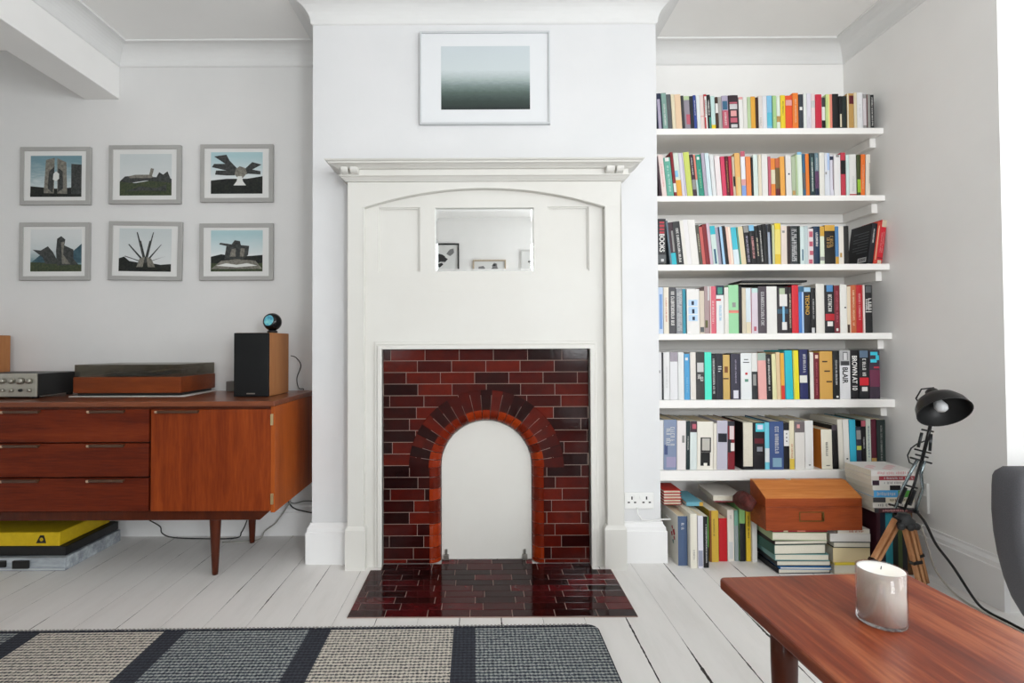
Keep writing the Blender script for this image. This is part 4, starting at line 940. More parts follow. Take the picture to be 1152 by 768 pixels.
shelf_row(2, row3, [(740,5.5),(790,5.5),(830,5.5),(858,3.8),(866,1.2),(872,0),(880,0),(960,0)], 296.6, (.12,.14), .012, group='books on the third shelf', where='third shelf')
row4 = [
 (740.6,746.5,323,'#b9c9df','pale blue and white',[(.15,.9,'#6f95c8',.3,.8)]),(747,752.8,323,'#e0d8c8','cream with orange lettering',None,T('copper',.2,.75,1,.4)),(753.2,761,323,'#4a4a4e','charcoal with white lettering',None,T('white',.05,.85,1,.7)),(761.4,768.2,324.5,'#8f9296','speckled grey',None,T('ltgrey',.05,.95,2,.9)),(768.4,771.8,325,'#2f8ba0','teal blue'),
 (773.2,787.3,325,'#e2e0dd','wide white with three blue pictures',[(.24,.38,'#b4cfe8',.12,.85),(.4,.56,'#b4cfe8',.12,.85),(.58,.72,'#b4cfe8',.12,.85),(.27,.36,'navy',.36,.56),(.45,.55,'navy',.4,.6),(.62,.7,'navy',.42,.62)]),(787.6,792.8,327,'#cfc3b2','pale tan',[(.85,.97,'dkgrey',.1,.9)]),(793,798.9,322,'#a58f8f','grey-pink and dark',[(.72,.88,'olive',.1,.6),(0,.3,'ltgrey',.6,1)]),(799.2,806,322,'#cf6070','rose red',[(0,1,'palepink',0,.15)],T('palepink',.3,.8)),
 (806.3,815.1,321,'#dfe0df','white with a black and teal top',[(0,.2,'navy'),(.04,.18,'teal',.2,.8),(.28,.32,'red',0,.6)],T('sky',.4,.75,1,.4)),(815.4,820,323,'#dddad2','off-white'),(820.3,831.5,320.5,'mint','mint green with a salmon band',[(.52,.58,'salmon'),(.36,.46,'grey',.35,.7)]),(831.8,835,322,'black','thin black'),
 (835.3,839.6,324,'#cfc4ae','cream tan'),(839.8,846,324,'#cfdbe0','pale aqua',[(0,1,'rose',.88,1),(.75,1,'cream',0,.85)]),(846.3,853.3,324,'#d3c8d2','pale lilac',[(0,.1,'aqua'),(.85,.95,'rose',.3,.7)]),(853.5,862.8,322,'mauve','dark mauve with pale lettering',None,T('ltgrey',.1,.85,1,.55)),(863.2,874.6,322,'#e0deda','thick plain white'),
 (875,887.4,322.5,'#2a2328','black with a pale picture',[(.03,.2,'#a9b79a',.2,.7),(.16,.42,'white',.2,.9),(.48,.58,'#2f5064'),(.76,.93,'white',.4,.85),(.42,.76,'sky',.45,.65)]),(887.7,891.2,323,'#2a2224','dark with cream lettering',None,T('cream',.1,.9,1,.6)),(891.5,898.8,320.5,'#cc2430','bright red'),(899.1,905,322,'#3f73b5','blue and white',[(0,1,'#a8c4e4',.6,.95),(0,.12,'steel')]),
 (905.3,912.6,323,'#17191e','black with big yellow lettering',[(0,.1,'#9fc4dc')],('gold','TECHNO',.17,.6,.6)),(913,918.3,324,'#101113','black with fine white lettering',[(.88,1,'ltgrey',.1,.7)],T('ltgrey',.22,.7,1,.4)),(918.7,928.3,319,'#dedbd3','thick creamy white'),(928.8,938.9,320.5,'#17171b','black with white lettering and red badge',[(0,.14,'#4f86b8',.15,.85),(.6,.74,'red'),(.76,.86,'white',.2,.8)],T('white',.17,.57,1,.6)),
 (939.2,945.2,321,'#74202c','maroon',[(.9,.96,'white',.3,.7)],T('rose',.08,.8,1,.5)),(945.5,953.4,320,'#dedcd6','thick white with one dot',[(.46,.49,'black',.6,.85)]),(953.6,957.5,322,'#d8c8b0','cream tan',[(.82,1,'brown',0,.7)]),(957.7,963.9,320.5,'copper','copper orange',None,T('peach',.08,.85,1,.5)),(964.1,971,320.5,'#b32028','red',None,T('pink',.15,.75,1,.5)),(971.2,973.2,320.5,'palepink','thin pale pink'),
 (973.4,982.2,320.5,'#1d1d1f','black with bold white lettering',[(.02,.16,'dkgrey',.15,.85),(.55,.57,'white',.1,.9)],T('white',.27,.54,2,1.0)),
]
shelf_row(3, row4, [(740,0),(990,0)], 374.3, (.13,.16), .012, hard=True, group='books on the fourth shelf', where='fourth shelf')
row5 = [
 (740.8,744.8,396,'#d6d6d8','greyish white',[(.38,.44,'grey',0,.6)]),(745,746.8,396.5,'#2c2c30','very thin black'),(747,754,396,'#dedede','white with faint lettering',None,T('ltgrey',.28,.75)),(754.4,763,396,'#dcdcde','white with a grey top',[(0,.2,'#9a939c')]),(763.4,769.9,396,'#dbdddc','plain white'),(770.3,776.3,398,'#4f9ccc','bright blue',[(.08,.14,'white',.2,.7)],T('sky',.5,.85)),(777,783.4,396,'#dfd8d0','creamy white'),
 (783.7,793,396,'#3a3937','charcoal with a pale emblem',[(.22,.42,'#c6c6c4',.12,.9)],T('white',.47,.62,2,.8)),(793.3,801,396,'turq','bright turquoise'),(801.3,805.7,398.5,'#202226','black with white lettering',None,T('ltgrey',.05,.9,1,.75)),(806,813.8,398,'#1e1e2a','navy-black',[(.27,.29,'ltgrey',.3,.8),(.32,.34,'ltgrey',.3,.8),(.37,.39,'ltgrey',.3,.6)]),(814,821.6,399,'#c7a660','golden tan',[(.26,.4,'#7a4a20',.2,.7),(.52,.55,'brown',0,.8)]),
 (822.6,833.7,398,'#343241','dark navy-mauve',[(.8,.98,'#d4d4dc',.25,.75)],T('lilac',.1,.65,1,.2)),(834,846,397,'#dfe2e2','white with red and green dots',[(.13,.15,'char',.3,.7),(.19,.21,'char',.2,.8),(.42,.47,'red',.4,.62),(.56,.62,'#5f8f7c',.35,.68)]),(846.3,852.8,397,'#d8d8d4','white over black',[(.4,1,'#26292b'),(.46,.7,'grey',.2,.75)]),(853.1,862.4,397,'#e0a6a0','pink with a green top',[(0,.16,'#9fb0a4')],None,),(863,869,398.5,'#1c1a1c','black with white lettering',None,T('white',.08,.82,1,.45)),
 (869.6,874.2,398,'#dcd8a8','pale yellow'),(874.5,878.9,396,'#d8bf98','beige'),(879.1,883.1,397,'#dfa63c','amber with a red foot',[(.7,1,'#cc3a2c')]),(883.6,892.9,394,'#25b5c4','bright cyan',[(.0,1,'#1f7f92',0,.12)]),(893.4,899.8,394,'#e2d428','bright yellow',[(0,1,'lime',0,.2)]),(900.5,911.5,393,'#23285a','navy with a white label',[(.52,.67,'#d8d8d0',.0,.75),(0,1,'#15181c',.82,1)],T('ltgrey',.08,.48,1,.4)),
 (912,916,396,'#dddad2','slim white'),(916.3,922.4,397,'#6b1c26','maroon with a pale dot',[(.04,.12,'#e0c0b0',.25,.8)],T('rose',.16,.94,1,.35)),(922.8,937.3,395,'#c89a4c','wide golden tan',[(.2,.23,'brown',.2,.6),(.4,.43,'brown',.35,.8),(.62,.65,'brown',.5,.95)]),(937.8,945.1,394.5,'#121416','black with pale lettering',[(.93,.97,'white',.45,.8)],T('ltgrey',.18,.72,1,.4)),
 (945.5,957.4,394,'#d4d4d6','white with a portrait photo',[(0,.31,'#a9a9aa'),(.03,.2,'#58585a',.3,.75),(.05,.2,'#c9c9c9',.36,.68),(.22,.31,'#3a3a3c',.1,.9)],('black','BLAIR',.35,.68,.5)),(957.8,966.6,394,'#141317','black with big white lettering',None,('white','BROWN AT 10',.11,.82,.62)),(967,978.4,394,'#1a1b1f','black with a blue top and red badge',[(0,.15,'#5a6f86',.08,.9),(.56,.72,'#c4202c',.05,.95),(.75,.84,'white',.25,.8)],T('white',.16,.55,1,.5)),(979,990.6,394,'#3a2f3c','dark purple with a cyan loop',[(.03,.1,'#39bcd0',.1,.8),(.1,.2,'#39bcd0',.6,.95),(.18,.25,'#39bcd0',.1,.7),(.33,.37,'#b83a4a',.4,.95),(.4,.75,'#6b2f48')]),
]
shelf_row(4, row5, [(740,0),(845,0),(853,1),(890,1),(900,.6),(912,.2),(920,0),(990,0)], 449.3, (.14,.17), .012, hard=True, group='books on the fifth shelf', where='fifth shelf')
row6 = [
 (740.6,746.5,472.5,'#dcdcdc','white'),(746.8,761.3,472,'#7f8ca6','wide blue-grey with a picture',[(.5,.7,'#44527a',.05,.3),(.74,.95,'#9a93b0',.2,.95)],T('ltgrey',.14,.55,2,.7)),(761.7,771.7,473,'#e2dcda','white with a small emblem',[(.3,.45,'grey',.55,.85)]),(772,776,473.5,'#16292c','slim green-black',None,T('white',.3,.6)),(776.4,784,473.5,'#d3dcda','pale blue-white with a dark top',[(0,.23,'#3b2a34'),(.06,.16,'rose',.3,.9)]),
 (784.4,802.4,474,'#e3dfd4','wide cream with a portrait',[(.33,.64,'#32302f',.2,.86),(.35,.6,'#b9b6ae',.3,.78),(.64,.92,'#161615',.2,.8),(.86,.92,'#e3dfd4',.4,.62)]),(802.7,806.4,476,'#ddd8cc','slim cream'),(806.8,818.6,473,'#b9b6c4','lilac-grey with a dark silhouette',[(.26,.44,'#1a1b26',.1,.95)]),(819,826.8,473.5,'#7a1a26','red and dark with white patches',[(.0,.1,'#2b2b34'),(.1,.38,'#d8c8c8',.25,.9),(.38,.65,'#26222c',.0,.5),(.45,.62,'#dcd8d4',.4,.95)]),
 (835.2,847.4,474.5,'black','black with its white page edges outwards'),(848,860.7,475,'#161318','black with a cyan top',[(.02,.2,'#48c0d0',.2,1),(.05,.15,'#d8d8ec',.35,.85),(.34,.45,'#5c1420',.1,.9),(.52,.62,'#8a8f98',.3,.8)]),(861,866,475,'#6fc2d6','cyan and white',[(.55,.85,'#d8dee0')]),
 (866.4,882,474,'#3d5384','thick blue',[(.76,.95,'#7fa3b8',.2,.85)],T('ltgrey',.1,.68,1,.4)),(882.4,888.4,475.5,'#131318','black with a white panel',[(.16,.5,'#dcdcda'),(.22,.25,'black',.4,.6),(.3,.33,'black',.4,.6),(.38,.41,'black',.4,.6)]),(888.7,894,473,'#ddd6ba','cream with a yellow foot',[(.78,1,'#d8bc4a')],T('copper',.45,.78,1,.5)),(895,905.9,474,'#dcd9d4','white with a grey top',[(0,.23,'#6e6668'),(.06,.14,'pink',.2,.5)]),(906.3,915.6,473,'#dededc','plain white',[(.9,.93,'grey',.4,.65)]),
 (924.8,937,483,'#e0dccb','cream beside its orange cover',[(.9,.92,'char',.4,.75)],T('char',.3,.68,1,.3)),(937.6,943.6,478,'#121112','slim black',[(0,.12,'mauve')]),(944.4,949.8,471.5,'#d8d4c8','cream white'),(950.2,956.8,471.5,'#dcdad4','white',[(.78,.81,'char',.4,.7)]),(957.2,964.4,472,'#31a9c6','cyan blue'),(964.8,970,480,'#2a2c3e','navy and grey',[(.08,.3,'grey'),(.45,.55,'lime')]),(970.3,975.3,473,'#141216','black and pink',[(0,.12,'rose')],T('ltgrey',.3,.6)),(975.6,980.8,471,'#d0d8cc','greenish white',None,T('steel',.1,.8,1,.5)),(981.1,986.8,471.5,'#571a2c','maroon and tan',[(.78,1,'tan')]),(987.2,997,472,'#1e2a28','thick green-black',None,T('grey',.1,.9,1,.3)),
]
shelf_row(5, row6, [(740,-.8),(800,-1),(830,-.4),(915,0),(940,1.5),(960,1),(985,0)], 528.4, (.19,.22), .014, hard=True, group='books on the lowest shelf', where='lowest shelf')

# turned book: pages outwards
for rec in ALL:
    if rec[1].startswith('black with its white page'):
        for ch in list(rec[0].children):
            if ch.name.startswith('page_block'):
                bb = [Vector(v) for v in ch.bound_box]; 
                mn = Vector((min(b[i] for b in bb) for i in range(3))); mx = Vector((max(b[i] for b in bb) for i in range(3)))
                bpy.data.objects.remove(ch)
                mb = MB().box((mn.x+.002, -.0135+.012, mn.z+.012), (mx.x, mx.y-.005, mx.z)); mb.build('page_block', M_pagew, rec[0], world=False)
            elif ch.name.startswith('cover'):
                bb = [Vector(v) for v in ch.bound_box]; mx = Vector((max(b[i] for b in bb) for i in range(3))); mn = Vector((min(b[i] for b in bb) for i in range(3)))
                bpy.data.objects.remove(ch)
                mb = MB(); c_ = .0022; mb.box((mn.x, -.002, 0), (mn.x+c_, mx.y, mx.z)); mb.box((mx.x-c_+.003, 0.004, 0), (mx.x+.003, mx.y, mx.z-.01)) if False else None
                mb.box((mn.x+c_, -.002, 0), (mx.x, mx.y, .010)); mb.box((mn.x+c_, mx.y-.004, .0101), (mx.x, mx.y, mx.z)); mb.build('cover', cmat('black'), rec[0], world=False)
    if rec[1].startswith('cream beside its orange'):
        for ch in rec[0].children:
            if ch.name.startswith('cover'):
                ch.data.materials.append(cmat('#c97a2a')); k = len(ch.data.materials)-1
                for p in ch.data.polygons:
                    if p.normal.x < -.9 or p.normal.x > .9: p.material_index = k
    if rec[1].startswith('black with a barcode'):
        ch = [c for c in rec[0].children if c.name.startswith('cover')][0]
        bb = [Vector(v) for v in ch.bound_box]; x_ = min(b.x for b in bb); h_ = max(b.z for b in bb); d_ = max(b.y for b in bb)
        mb = MB().box((x_-.0004, d_*.1, h_*.05), (x_-.0001, d_*.5, h_*.17)); o_ = mb.build('barcode_label', mat('white_label', '#dddddd', .5), rec[0], world=False)
        mb = MB()
        for q in range(9): mb.box((x_-.0007, d_*(.14+.035*q), h_*.075), (x_-.0003, d_*(.14+.035*q+(.012 if q % 2 else .02)), h_*.15))
        mb.build('barcode', cmat('black'), rec[0], world=False)
        mb = MB()
        for q in range(8): mb.box((x_-.0004, d_*.1, h_*(.3+.07*q)), (x_-.0001, d_*(.82 if q % 3 else .6), h_*(.322+.07*q)))
        mb.build('blurb_lines', cmat('dkgrey'), rec[0], world=False)

# labels for shelved books
def call(words):
    if ' with ' in words: p, q = words.split(' with ', 1); return p + ' book with ' + q
    if ' beside ' in words: p, q = words.split(' beside ', 1); return p + ' book beside ' + q
    return words + ' book'
short = lambda w_: w_.split(' with ')[0].split(' beside ')[0]
labs = []
for root, words, where, k, n_, names in ALL:
    if k == 0: l = '%s, leftmost on the %s' % (call(words), where)
    elif k == n_-1: l = '%s, rightmost on the %s' % (call(words), where)
    elif names.count(words) == 1: l = '%s on the %s' % (call(words), where)
    else: l = '%s on the %s, between %s and %s ones' % (call(words), where, short(names[k-1]), short(names[k+1]))
    labs.append(l)
for (root, words, where, k, n_, names), l in zip(ALL, labs):
    if labs.count(l) > 1: l = '%s on the %s, %s from the left' % (call(words), where, ORD[k] if k < 20 else 'further')
    if len(l.replace('-', ' ').split()) > 16: l = '%s on the %s, right of the %s one' % (call(words), where, short(names[k-1]))
    root['label'] = l
# ================================================================== BOOKS ON THE FLOOR
def stand(px0, px1, ytop, pyb, c, words, bands=(), text=None, d=.19, a=0, hard=False, group='books standing on the floor below the shelves', floor_z=0.0):
    Y = at(px0, pyb, Z=floor_z).y
    X0, X1 = ax(px0, pyb, Y), ax(px1, pyb, Y); h = az((px0+px1)/2, ytop, Y)-floor_z
    a = math.radians(a)
    root = thing('book', words, 'book', (X0, Y, floor_z+.0005), group, (0, -a, 0))
    book_mesh(root, max(.004, X1-X0-.0008), h, d, c, bands, text, hard, seedv=int(px0))
    return root
stand(763.2,774,580.5,636.2,'#dcdad0','white-sided book with a blue-grey spine, leftmost on the floor',[(0,1,'#4c5f80')],T('ltgrey',.1,.3),.20,hard=True)
fb = [o for o in bpy.data.objects if o.type == 'EMPTY' and o.get('label', '').startswith('white-sided book')][0]
mb = MB()
for q, (yy, zz, rr) in enumerate(((.05,.13,.014),(.075,.115,.010),(.045,.105,.009),(.07,.145,.008),(.06,.085,.009))):
    mb.m(0 if q < 4 else 1).poly([(-.0003, yy+rr*math.cos(2*PI*k/9)*(1+.35*math.sin(3*k)), zz+rr*math.sin(2*PI*k/9)*(1+.3*math.cos(2*k))) for k in range(9)])
mb.build('cover_drawing', [cmat('#b5303a'), cmat('#4f7f78')], fb, world=False, fixn=False, weld=False)
stand(777.2,785,578,639.6,'#dcd8ca','thick creamy white book second along on the floor',(),T('grey',.65,.85),.21,hard=True)
stand(785.6,791.8,580,639.3,'#d4d2da','pale lilac-white book with a grey picture foot on the floor',[(.66,.96,'#8f93a6',.1,.9)],None,.21)
stand(792.2,797.8,581,638.7,'black','slim black book with green edge on the floor',[(0,.6,'#5f9a4a',.8,1)],T('white',.15,.9,1,.3),.2)
stand(798.8,809,574.5,632.2,'#c9a63c','mustard yellow book with brown edge on the floor',[(0,1,'#7a4a1c',0,.22)],T('olive',.15,.5,1,.25),.21)
stand(809.4,818.6,583,631.5,'#b8141e','short plain red book on the floor',(),None,.17)
stand(819,826.5,573.5,631.5,'#dbd4ca','pinkish cream book right of the red one on the floor',[(.62,.95,'ltgrey',.2,.8)],T('grey',.1,.2),.21)
stand(826.8,831.2,574,631,'#6f9f8c','slim sea-green and grey book on the floor',[(.3,1,'#8a9494')],None,.2)
stand(832.6,839.2,568.5,631.5,'#7ca868','tall light green book with black lower spine on the floor',[(.32,1,'#17181b')],None,.24)
stand(840,845.2,574.5,631.4,'#cfae2c','yellow book with black lettering on the floor',(),T('black',.1,.55,1,.5),.2)
stand(846.8,852.4,576,632.6,'#d3d1cc','plain grey-white book, rightmost standing on the floor',(),None,.2)
# book lying flat: front face (spine or pages) towards -y
def flat(px0, px1, zlo, th, Y, d, c, label, spine=True, bands=(), text=None, group=None, rz=0, hard=True, X=None, side_spine=False, name='book'):
    X0, X1 = X if X else (ax(px0, 600, Y), ax(px1, 600, Y)); w_ = X1-X0
    root = thing(name, label, 'book', (X0, Y, zlo), group, (0, 0, math.radians(rz)))
    cv = min(.0022 if hard else .001, th*.16)
    mb = MB(); mats = [cmat(c)]
    mb.box((0, 0, 0), (w_, d, cv)); mb.box((0, 0, th-cv), (w_, d, th))
    if spine: mb.box((0, 0, cv), (w_, cv, th-cv))
    elif side_spine: mb.box((0, 0, cv), (cv, d, th-cv))
    else: mb.box((0, d-cv, cv), (w_, d, th-cv))
    for (f0, f1, bc) in bands:
        mats.append(cmat(bc)); mb.m(len(mats)-1)
        mb.box((w_*f0, -.0004, .0003), (w_*f1, 0, th-.0003))
    mb.build('cover', mats, root, world=False)
    k = .003
    if spine: a, b = (.002, cv+.0003, cv+.0001), (w_-k, d-k, th-cv-.0001)
    elif side_spine: a, b = (cv+.0003, k, cv+.0001), (w_-k, d-k, th-cv-.0001)
    else: a, b = (k, k, cv+.0001), (w_-k, d-cv-.0003, th-cv-.0001)
    MB().box(a, b).build('page_block', M_pagew, root, world=False)
    if text:
        mb = MB(); x = w_*text[1]; hh = th*.28; zc_ = th/2
        while x < w_*text[2]:
            l = R.uniform(.5, .9)*hh*1.2
            if R.random() > .15: mb.box((x, -.0007, zc_-hh*R.uniform(.5,1)), (x+l*.5, -.0004, zc_+hh*R.uniform(.5, 1)))
            x += l*1.1
        mb.build('spine_title', cmat(text[0]), root, world=False, fixn=False)
    return root
def top_of(b):
    return max((ch.matrix_world @ Vector(v)).z for ch in b.children for v in ch.bound_box)
def maxtop(group, xa, xb, y0=-9, y1=9):
    bpy.context.view_layer.update(); m_ = 0
    for b in bpy.data.objects:
        if b.type == 'EMPTY' and b.get('group') == group:
            pts = [ch.matrix_world @ Vector(v) for ch in b.children for v in ch.bound_box]
            if max(p.x for p in pts) > xa and min(p.x for p in pts) < xb: m_ = max(m_, max(p.z for p in pts))
    return m_
# red notebooks lying on the standing books
FG = 'books standing on the floor below the shelves'
zt = maxtop(FG, BR+.025, BR+.118)+.001
for i, (c, w_) in enumerate((('#a31f1c','lowest of five in the pile'),('#b0251f','second from the bottom of the pile'),('#b52a22','middle of the pile of five'),('#a8231f','second from the top of the pile'),('#bb3226','topmost of the pile of five'))):
    flat(0, 0, zt+i*.0132, .0128, 2.375+R.uniform(0,.006), .13, c, 'thin red notebook behind the chimney corner, %s' % w_, spine=False, group='pile of thin red notebooks', X=(BR+.03, BR+.112+R.uniform(-.004,.004)), text=('cream', .3, .8))
flat(768, 781, maxtop(FG, .92, 1.005)+.001, .018, 2.36, .18, '#68a6b8', 'blue patterned book with yellow end lying on the floor row', bands=[(.78,1,'gold')], text=None, X=(.925, 1.0), group=None)
zg = maxtop(FG, 1.03, 1.21)+.001
flat(0,0, zg+.0078, .024, 2.37, .2, '#d8d3cb', 'pale book lying on top of the green floor book', spine=False, X=(1.05, 1.19), rz=-4)
flat(0,0, zg, .007, 2.375, .19, '#8a3038', 'thin dark red book under the pale one on the floor row', spine=True, X=(1.06, 1.2), rz=-4)

# ------------------------------------------------------------------ left flat pile
lp = 'books lying in the pile under the wooden box'
z = .0005
Y0 = 2.20
X0l, X1l = ax(876, 640, Y0), ax(934, 640, Y0)
spec = [(.021,'#1b1c1f','bottom book, white pages and black cover, of the left pile under the box',0,.005),
        (.011,'#2f6da8','thin book with blue and black cover, second lowest of the left pile',.004,0),
        (.022,'#23262a','cream-paged book with black cover, third from bottom of the left pile',-.006,.004),
        (.027,'#6f9a98','white-paged book with pale teal cover in the middle of the left pile',-.012,-.002),
        (.041,'#2f5a50','thickest book with dark green cover in the left pile under the box',-.018,-.012),
        (.017,'#2a2523','thin cream-paged book with dark cover, second from top of the left pile',-.016,-.004),
        (.034,'#9fb08a','pale green book with white pages, second highest of the left pile',-.022,-.01)]
for th, c, lab, dx, dx1 in spec:
    o = flat(0, 0, z, th-.0004, Y0+R.uniform(-.006, .006), .175, c, lab, spine=False, side_spine=True, X=(X0l+dx, X1l+dx1), group=lp, rz=R.uniform(-3, 2))
    z += th
ZL = z
flat(0,0, ZL, .012, Y0+.006, .17, '#8f1f2a', 'dark red book on top of the left pile, right under the box', spine=True, bands=[(.2,.28,'cream'),(.45,.6,'salmon')], X=(X0l-.02, X1l-.005), group=lp)
ZL += .0125
# ------------------------------------------------------------------ right flat pile
z = .0005
X0r, X1r = X1l+.016, 1.640
spec = [(.038,'#d8ccae','cream book lowest in the right pile under the wooden box','paleyel',False),
        (.009,'#d8c33c','thin yellow-edged book near the bottom of the right pile','yellow',True),
        (.062,'#d6c59c','thick tan kraft-coloured book in the right pile under the box','tan',True),
        (.024,'#26262a','grey-white paged book with black cover in the right pile','black',False),
        (.034,'#d9d7d2','white book second from the top of the right pile','white',True),
        (.018,'#ded9cc','cream-white book topmost of the right pile, half under the box','cream',True)]
off = [(0,-.02),(.0,-.02),(-.002,0),(.0,.006),(-.012,.004),(.02,.0)]
for (th, c, lab, _, spn), (da, db) in zip(spec, off):
    flat(0, 0, z, th-.0004, Y0-.004+R.uniform(-.004, .008), .17, c, lab, spine=spn, X=(X0r+da, min(1.636, X1r+db)), rz=R.uniform(-2, 1), group='books in the right pile under the wooden box', text=('copper', .35, .8) if 'topmost' in lab else None)
    z += th
ZR = z
# ------------------------------------------------------------------ wooden box
M_box = wood('red_brown_box_wood', [(.25, '#5a2310'), (.45, '#863c1c'), (.6, '#984722'), (.8, '#b5642f')], (.09, 1, 1), .45, .1, ns=16)
M_boxtop = wood('orange_box_top', [(.25, '#9a5626'), (.5, '#bd7338'), (.8, '#d6955a')], (.08, 1, 1), .45, .1, ns=14)
zb = max(ZL, ZR)+.0006; Yb = 2.185
bx0, bx1 = ax(861.5, 575, Yb), ax(970, 575, Yb); zt_b = az(915, 559.5, Yb)
if zt_b > shelf_geo[5][1]-.006: zt_b = shelf_geo[5][1]-.006
bd_ = .126
zt_k = min(az(900, 538, Yb+.12), .372)
box = thing('wooden_box', 'reddish wooden card index box with brass label holder on the book piles', 'box', ((bx0+bx1)/2, Yb, zb))
zs = zb+(zt_b-zb)*.72
MB().box((bx0, Yb, zb), (bx1, Yb+bd_, zs-.0008)).build('body', M_box, box, bevel=.0015)
MB().prism([(Yb, zs), (Yb, zt_b-.004), (Yb+.100, zt_k-.004), (Yb+bd_, zt_k-.004), (Yb+bd_, zs)], bx0, bx1, axis='x').build('lid', M_box, box, bevel=.001)
MB().prism([(Yb, zt_b-.0038), (Yb, zt_b), (Yb+.100, zt_k), (Yb+bd_, zt_k), (Yb+bd_, zt_k-.0038), (Yb+.100, zt_k-.0038)], bx0, bx1, axis='x').build('top_board', M_boxtop, box)
hx0, hx1 = ax(899, 580, Yb), ax(927, 580, Yb); hz0, hz1 = az(912, 586.5, Yb), az(912, 575.5, Yb)
mb = MB(); mb.plate(hx0, hx1, hz0, hz1, [(hx0+.004, hx1-.010, hz0+.004, hz1-.003)], Yb-.002, Yb-.0001); mb.tube([(hx1-.005, Yb-.004, hz0+.004), (hx1-.005, Yb-.006, (hz0+hz1)/2), (hx1-.005, Yb-.004, hz1-.004)], .0025, 8)
mb.build('label_holder', mat('aged_brass', '#6d5224', .4, .6), box)
MB().lathe([(.001, 0), (.011, 0), (.012, .0004), (.001, .0005)], (bx0+(bx1-bx0)*.4, Yb+.112, zt_k), seg=14).build('torn_label', mat('torn_paper', '#c6b8a4', .8), box)
# brown leather pouch squeezed in left of the box
mb = MB(); prof = []
cxp, cyp, czp = bx0-.046, Yb+.085, maxtop(FG, bx0-.09, bx0)+.002
N1, N2 = 16, 10; vs = []
for j in range(N2+1):
    v_ = j/N2; 
    for i in range(N1):
        a = 2*PI*i/N1; w_ = .034*(math.sin(PI*min(1, v_*.9+.1))**.6+.02); wob = 1+.14*math.sin(3*a+5*v_)
        vs.append((cxp+w_*wob*math.cos(a), cyp+.07*(w_/.034)*wob*math.sin(a), czp+.075*v_+.004*math.sin(5*a)*v_))
mb.add(vs, [(j*N1+i, j*N1+(i+1) % N1, (j+1)*N1+(i+1) % N1, (j+1)*N1+i) for j in range(N2) for i in range(N1)], True)
mb.add(vs[:N1], [list(range(N1))]); mb.add(vs[-N1:], [list(range(N1))])
tag(mb.build('leather_pouch', mottled('dark_red_leather', '#37130f', '#5c2620', 40), bevel=0), 'crumpled dark red-brown leather pouch wedged left of the wooden box', 'pouch')

# ------------------------------------------------------------------ books standing behind the lamp, pile on them
Ys = 2.185; xx = 1.652
for w_, h_, c, lab in ((.017,.262,'#3a1420','tall maroon book standing left of the navy one behind the lamp'),(.022,.262,'#161b2c','navy-black book standing under the right-hand pile behind the lamp'),(.030,.258,'#2b8f9f','teal book standing behind the lamp legs under the pile'),
                       (.022,.25,'#1c2624','green-black book standing right of the teal one behind the lamp'),(.018,.24,'#4a5a34','olive green book standing behind the lamp legs'),(.02,.25,'#22242c','charcoal book, rightmost standing behind the lamp tripod'),(.024,.262,'#6b4a2c','brown book standing against the right wall behind the lamp')):
    r_ = thing('book', lab, 'book', (xx, Ys, .0005), 'books standing behind the lamp')
    book_mesh(r_, w_-.0006, h_, .16, c, (), None, False, seedv=int(w_*1000)); xx += w_
z = .2635; X0t, X1t = 1.632, 1.808
tp = 'books in the tall pile behind the lamp'
spec = [(.019,'#4a2b30','dark plum book with pale lettering, lowest of the tall pile',[(0,.1,'char')],('pink',.2,.8)),
        (.024,'#dcd8d0','white book with grey lettering, second lowest of the tall pile',[],('grey',.1,.8)),
        (.021,'#d8d0bc','cream book under the blue and green one in the tall pile',[(0,.3,'char')],('olive',.4,.9)),
        (.029,'#4f9fd4','blue and green book in the middle of the tall pile',[(.6,1,'#4f9a3e')],('ltgrey',.08,.55)),
        (.021,'#dad6ce','white book with a black patch above the blue one in the tall pile',[(.42,.68,'#17171a')],None),
        (.021,'#dcdad4','white book with a plum end in the tall pile',[(.02,.18,'#2f1a2a')],('grey',.3,.8)),
        (.018,'#d2c9c0','cream book with a dark red spine band, second from the top of the tall pile',[(.18,1,'#94303a')],('ltgrey',.3,.95)),
        (.024,'#dedad6','white book with pink cover pattern, topmost of the tall pile',[],('pink',.1,.9))]
for i, (th, c, lab, bands, tx) in enumerate(spec):
    o = flat(0,0, z, th-.0004, 2.172+R.uniform(0, .004), .162, c, lab, bands=bands, text=tx, X=(X0t+R.uniform(-.003,.004)-(.006 if i > 4 else 0), X1t+R.uniform(-.006,.0)), group=tp, hard=False)
    if i == len(spec)-1:
        mb = MB()
        for q in range(5):
            cx_, cy_ = .03+.028*q, .05+.03*math.sin(q*2.1)
            mb.poly([(cx_+.014*math.cos(2*PI*k/9)*(1+.4*math.sin(k*2)), cy_+.02*math.sin(2*PI*k/9), th-.0001) for k in range(9)])
        mb.build('cover_pattern', cmat('#dcb8b8'), o, world=False, fixn=False)
    z += th
